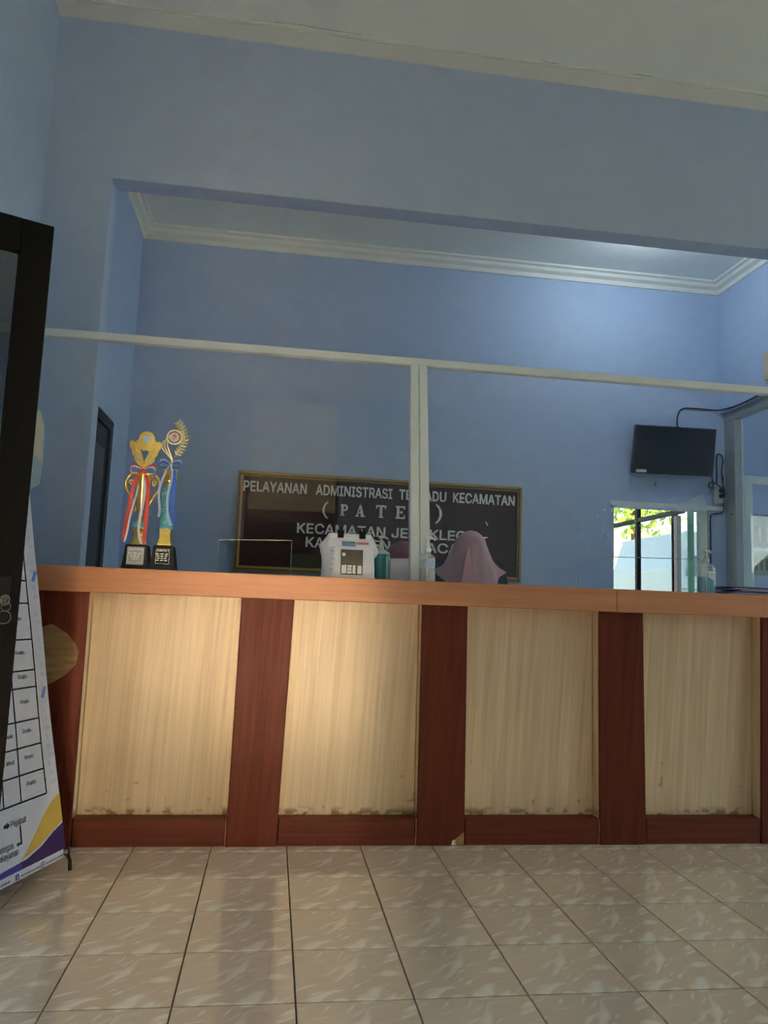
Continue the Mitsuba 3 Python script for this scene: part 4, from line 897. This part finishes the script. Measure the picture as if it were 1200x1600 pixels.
# ------------------------------------------------------------------ pump bottles
def pump(key, x, y, z, s, m, deg):
    p = lathe([(0, 0), (.013, 0), (.0135, .010), (.011, .018), (.006, .022), (.0045, .030), (.0045, .046), (0, .046)], 20)
    p.apply_scale(s); add(key + '__pump_collar', moved(p, x, y, z), m, 40)
    c, sn = math.cos(math.radians(deg)), math.sin(math.radians(deg))
    pts = np.array([(-.010, 0, .049), (.004, 0, .052), (.020, 0, .050), (.030, 0, .042)]) * s
    q = np.stack([x + pts[:, 0] * c, y + pts[:, 0] * sn, z + pts[:, 2]], 1)
    add(key + '__pump_head', tube(curve(q, 14), np.interp(np.linspace(0, 1, 14), [0, .4, 1], [.0065, .006, .003]) * s, 10), m, True)
def rbody(w, d, prof_, n=36, e=4.0):
    a = np.arange(n) * 2 * np.pi / n; cx, sy = np.sign(np.cos(a)) * np.abs(np.cos(a)) ** (2 / e), np.sign(np.sin(a)) * np.abs(np.sin(a)) ** (2 / e)
    V = []
    for z, k in prof_:
        V.append(np.stack([cx * w / 2 * k, sy * d / 2 * k, np.full(n, z)], 1))
    v = np.vstack(V); f = []
    for j in range(len(prof_) - 1):
        for i in range(n):
            a_, b_ = j * n + i, j * n + (i + 1) % n; f += [[a_, b_, b_ + n], [a_, b_ + n, a_ + n]]
    v = np.vstack([v, V[0].mean(0), V[-1].mean(0)]); L = (len(prof_) - 1) * n
    for i in range(n):
        f += [[len(v) - 2, (i + 1) % n, i], [len(v) - 1, L + i, L + (i + 1) % n]]
    m = trimesh.Trimesh(v, f, process=False); m.fix_normals(); return m
# blue gel
b1 = thing('pump_bottle', 'clear pump bottle of blue gel at the right end of the counter', 'bottle')
bx, by = 1.976, 3.325
add(b1 + '__bottle', moved(rbody(.078, .05, [(.0, .86), (.004, .96), (.012, 1), (.112, 1), (.124, .97), (.132, .86), (.138, .62), (.141, .38), (.146, .34)]), bx, by, ZW), 'm_clear', 40)
add(b1 + '__gel', moved(rbody(.072, .044, [(.003, .88), (.010, 1), (.070, 1), (.078, .98)]), bx, by, ZW), 'm_gel_blue', 40, label='blue gel filling')
add(b1 + '__label', cat(stand(moved(ext(Polygon([(-.004, .076), (.032, .058), (.032, .104), (-.004, .104)]), .0008), bx, ZW, 0), by - .0255)), 'm_tube_pale', label='pale slanted label')
add(b1 + '__label__lettering', stand(moved(ext(unary_union([sbox(.006 + i * .0035, .088, .0082 + i * .0035, .091) for i in range(7)]), .0004), bx, ZW, 0), by - .0266), 'm_ink')
add(b1 + '__dip_tube', tube([(bx - .014, by - .0235, ZW + .01), (bx - .016, by - .0235, ZW + .115)], .0022, 8), 'm_tube_pale', True)
pump(b1, bx, by, ZW + .146, 1.05, 'm_pump_grey', 10)
# clear gel
b2 = thing('pump_bottle', 'clear round pump bottle with white pump beside the partition post', 'bottle')
bx, by = .667, 3.345
add(b2 + '__bottle', moved(lathe([(0, 0), (.032, 0), (.035, .004), (.035, .105), (.033, .114), (.024, .122), (.014, .128), (.014, .133), (0, .133)], 36), bx, by, ZW), 'm_clear', 40)
add(b2 + '__label', moved(lathe([(.0352, .062), (.0356, .062), (.0356, .1), (.0352, .1)], 36).slice_plane([0, 0, 0], [.6, -.8, 0]), bx, by, ZW), 'm_label_blue', label='blue printed label')
add(b2 + '__gel', moved(lathe([(0, .003), (.030, .003), (.0325, .006), (.0325, .060), (0, .060)], 30), bx, by, ZW), 'm_gel_clear', 40, label='pale clear gel')
add(b2 + '__dip_tube', tube([(bx - .008, by - .0335, ZW + .006), (bx - .008, by - .0335, ZW + .118)], .0032, 8), 'm_white', True)
add(b2 + '__print', cat(*[stand(moved(ext(unary_union([sbox(.012 + .004 * j, .010 + i * .0065, .0145 + .004 * j, .013 + i * .0065) for j in range(4)]), .0004), bx, ZW, 0), by - .0335) for i in range(8)]), 'm_ink_soft', label='small print')
pump(b2, bx, by, ZW + .133, 1.25, 'm_white', 12)
# green bottle
b3 = thing('pump_bottle', 'dark teal pump bottle between the pouch and the white paper', 'bottle')
bx, by = .470, 3.372
add(b3 + '__bottle', moved(lathe([(0, 0), (.034, 0), (.037, .004), (.037, .104), (.036, .112), (.034, .116), (0, .116)], 36), bx, by, ZW), 'm_bottle_green', 40)
add(b3 + '__shoulder', moved(lathe([(.0, .116), (.034, .116), (.030, .124), (.020, .131), (.014, .136), (0, .136)], 36), bx, by, ZW), 'm_pump_grey', 40)
pump(b3, bx - .008, by, ZW + .136, 1.1, 'm_pump_grey', 8)
# papers
add('paper_sheet', hexa([(x, y, z) for x, z0_, z1_ in ((.482, ZW, ZW + .105), (.735, ZW, ZW + .118)) for y, z in ((3.492, z0_), (3.4935, z0_), (3.500, z1_), (3.5015, z1_))]), 'm_paper', label='white paper sheet standing behind the partition post', cat='paper')
pp = thing('paper_pile', 'flat pile of white and blue papers left of the trophies', 'papers')
for i, (x0, x1, y0, y1, a, m) in enumerate(((-.98, -.65, 3.24, 3.41, 1, 'm_paper_dark'), (-.88, -.64, 3.235, 3.40, -2, 'm_paper'), (-.96, -.72, 3.245, 3.41, 3, 'm_lilac'))):
    q = cbox(x0, x1, y0, y1, ZW + .0015 * i, ZW + .0015 * i + .0012); c = q.centroid
    q.apply_transform(trimesh.transformations.rotation_matrix(math.radians(a), (0, 0, 1), c)); add(pp + '__sheet', q, m)
add('paper_slip', cbox(.045, .170, 3.222, 3.40, ZW, ZW + .0030), 'm_paper', label='white paper slip under the left hatch beside the pouch', cat='paper')
fl = thing('folder_stack', 'heap of dark blue plastic folders and leaflets at the right end', 'folders')
mats = ['m_paper_dark', 'm_lilac', 'm_paper_blue', 'm_paper_dark', 'm_lilac', 'm_paper_blue', 'm_lilac', 'm_paper_dark', 'm_paper_blue']
zz = ZW
for i in range(9):
    x0 = 2.015 + .03 * rng.random() + (.015 * i if i < 5 else .03); q = cbox(x0, x0 + .40 + .1 * rng.random(), 3.25, 3.41, zz, zz + .0032); c = q.centroid
    q.apply_transform(trimesh.transformations.rotation_matrix(math.radians(rng.uniform(-3.5, 3.5)), (0, 0, 1), c))
    v = q.vertices; q = q.subdivide().subdivide(); v = q.vertices.copy(); v[:, 2] += .0016 * np.sin(v[:, 0] * 23 + i * 2) * min(1, i / 3) + (.0016 * min(1, i / 3)); q.vertices = v
    add(fl + '__folder', q, mats[i]); zz += .0042

# ------------------------------------------------------------------ people behind the counter
def hand(wr, d, side):
    d = np.array(d, float); d /= np.linalg.norm(d); wr = np.array(wr, float)
    sd = np.cross(d, [0, 0, 1]); sd /= np.linalg.norm(sd); dn_ = np.array([0, 0, -1.0])
    ch = [[(wr, .024), (wr + d * .045 + sd * .018, .021)], [(wr, .024), (wr + d * .05 - sd * .018, .021)], [(wr + d * .045 + sd * .018, .02), (wr + d * .05 - sd * .018, .02)]]
    for o, L in ((.028, .055), (.010, .072), (-.010, .068), (-.027, .052)):
        b = wr + d * .075 + sd * o * side
        ch.append([(wr + d * .04 + sd * o * side * .8, .010), (b, .0095), (b + d * L * .5 + dn_ * .006, .0088), (b + d * L * .9 + dn_ * .022, .0075)])
    b = wr + d * .02 + sd * .03 * side
    ch.append([(b, .011), (b + d * .03 + sd * .02 * side, .0105), (b + d * .055 + sd * .022 * side + dn_ * .006, .0085)])
    return ball_union(ch, .006, 6)
def person(label, cx, cy, top, scarf, inner, hemw, shoulder, group=None):
    p = thing('person', label, 'person', group)
    hz = top - .115                        # head centre
    hc = np.array([cx, cy - .03, hz])
    sh = top - shoulder                    # shoulder height
    hip = .53
    V = lambda x, y, z: np.array([cx + x, cy + y, z])
    ch = []
    ch += [[(V(0, .10, hip), .15), (V(0, .09, hip + .22), .135), (V(0, .05, sh - .10), .145), (V(0, .02, sh - .02), .10)]]
    ch += [[(V(0, .02, sh - .02), .085), (hc + [0, .02, -.09], .058)]]
    for s in (-1, 1):
        ch += [[(V(s * .07, .04, sh - .07), .10), (V(s * .175, .03, sh - .045), .066), (V(s * .21, -.02, sh - .29), .050), (V(s * .12, -.22, sh - .44), .036)]]
        ch += [[(V(s * .09, .08, hip), .115), (V(s * .11, -.32, hip + .01), .085), (V(s * .11, -.36, .30), .062), (V(s * .11, -.33, .09), .045)]]
        ch += [[(V(s * .11, -.33, .055), .045), (V(s * .115, -.47, .045), .040)]]
    add(p + '__clothes', ball_union(ch, .022, 10), 'm_cloth_dark', True, label='dark clothing')
    # head bowed forward: skull, jaw, nose, brow, ears
    tilt = np.radians(48); R = trimesh.transformations.rotation_matrix(tilt, (1, 0, 0))
    head = ball_union([[(np.array([0, .015, .03]), .082), (np.array([0, -.02, -.05]), .058)], [(np.array([0, -.04, -.075]), .038), (np.array([0, -.03, -.03]), .06)], [(np.array([0, -.085, .015]), .010), (np.array([0, -.105, -.022]), .013)],
                       [(np.array([-.045, -.068, .022]), .018), (np.array([.045, -.068, .022]), .018)], [(np.array([-.018, -.082, -.052]), .010), (np.array([.018, -.082, -.052]), .010)],
                       [(np.array([.08, .01, .0]), .016), (np.array([.08, .012, -.03]), .012)], [(np.array([-.08, .01, .0]), .016), (np.array([-.08, .012, -.03]), .012)]], .009, 6)
    head.apply_transform(R); head.apply_translation(hc); hd = add(p + '__head', head, 'm_skin', True)
    for s in (-1, 1):
        e = trimesh.creation.icosphere(2, .011); e.apply_translation((s * .032, -.078, .004)); e.apply_transform(R); e.apply_translation(hc); add(hd + '__eye', e, 'm_black_soft', True)
        add(p + '__hand', hand(V(s * .12, -.22, sh - .44), (-s * .35, -1, -.15), s), 'm_skin', True)
    # headscarf: dome over the head, falling to the shoulders, its hem dipping over the chest
    na, nk = 72, 34; a = np.arange(na) * 2 * np.pi / na; rows_ = []
    prof_z = np.array([0, .008, .025, .05, .085, .13, .18, .225, .255])
    prof_x = np.array([.0, .034, .060, .080, .094, .112, .132, .168, hemw]); prof_y = np.array([.0, .04, .07, .095, .108, .118, .128, .140, .150])
    ksum = np.linspace(0, 1, nk)
    for t in ksum:
        dz_front = np.clip(np.cos(a + np.pi / 2), 0, 1) ** 1.3       # 1 at the front (-Y)
        dz_back = np.clip(-np.cos(a + np.pi / 2), 0, 1)
        full = .255 * t
        ext_ = np.clip((t - .62) / .38, 0, 1)
        zz_ = full * (1 - .10 * ext_ * (1 - dz_front)) + ext_ * (.115 * dz_front + .03 * dz_back)
        rx = np.interp(full, prof_z, prof_x); ry = np.interp(full, prof_z, prof_y)
        rx_ = rx * (1 - .25 * ext_ * dz_front) * (1 + .05 * np.sin(a * 2 + .6) * np.clip(t * 2, 0, 1))
        fold = 1 + (.040 * np.sin(a * 7 + 1.1) + .03 * np.sin(a * 11 + t * 2 + .4)) * np.clip((t - .22) / .5, 0, 1)
        rows_.append(np.stack([cx - .014 * (1 - t) * 0 + rx_ * np.cos(a) * fold, cy - .03 + ry * np.sin(a) * fold - .035 * (1 - t), top - zz_], 1))
    out = np.array(rows_); inn = out.copy(); ctr = np.array([cx, cy - .03, 0]); inn[..., :2] = ctr[:2] + (inn[..., :2] - ctr[:2]) * .965; inn[:4, :, 2] -= .004
    v = np.vstack([out.reshape(-1, 3), inn.reshape(-1, 3)]); f = []; o = nk * na
    for j in range(nk - 1):
        for i in range(na):
            q0, q1 = j * na + i, j * na + (i + 1) % na
            f += [[q0, q1 + na, q1], [q0, q0 + na, q1 + na], [o + q0, o + q1, o + q1 + na], [o + q0, o + q1 + na, o + q0 + na]]
    for i in range(na):
        q0, q1 = (nk - 1) * na + i, (nk - 1) * na + (i + 1) % na; f += [[q0, o + q0, q1], [q1, o + q0, o + q1]]
    sc = trimesh.Trimesh(v, f, process=False); sc.fix_normals(); s_ = add(p + '__headscarf', sc, scarf, 60, label=inner[1])
    if inner[0]:
        c = curve([(cx - .035, cy - .150, top - .10), (cx - .042, cy - .176, top - .17), (cx - .050, cy - .200, top - .25), (cx - .058, cy - .212, top - .34)], 16)
        add(s_ + '__fold', strip(c, np.interp(np.linspace(0, 1, 16), [0, .3, 1], [.006, .034, .070]), (1, .1, 0), .006), inner[0], 40, label='pinker fold down the middle')
        add(s_ + '__pin', hexa([(cx + .055 + x, cy - .10 + y, top - .050 + z) for x, z in ((0, 0), (.030, .006), (.030, .012), (0, .008)) for y in (-.012, .012)]), 'm_cream', label='small cream tip')
    # stool
    k = thing('office_stool', label.replace('person', 'stool under the person') if False else ('round black stool under the person in pink' if inner[0] else 'round black stool under the person in mauve'), 'stool')
    add(k + '__seat', moved(lathe([(0, 0), (.18, 0), (.19, .02), (.18, .05), (0, .055)], 28), cx, cy + .08, .315), 'm_black_soft', 40)
    for i in range(4):
        t = i * math.pi / 2 + .4; add(k + '__leg', tube([(cx + .1 * math.cos(t), cy + .08 + .1 * math.sin(t), .32), (cx + .18 * math.cos(t), cy + .08 + .18 * math.sin(t), 0.005)], .012, 8), 'm_steel', True)
person('person in a pink headscarf and dark clothing bowing behind the counter', 1.108, 4.36, 1.432, 'm_scarf_pink', ('m_scarf_inner', 'pink headscarf'), .205, .190)
person('person in a mauve headscarf half hidden by the partition post', .777, 4.80, 1.389, 'm_scarf_mauve', (None, 'mauve headscarf'), .19, .215)
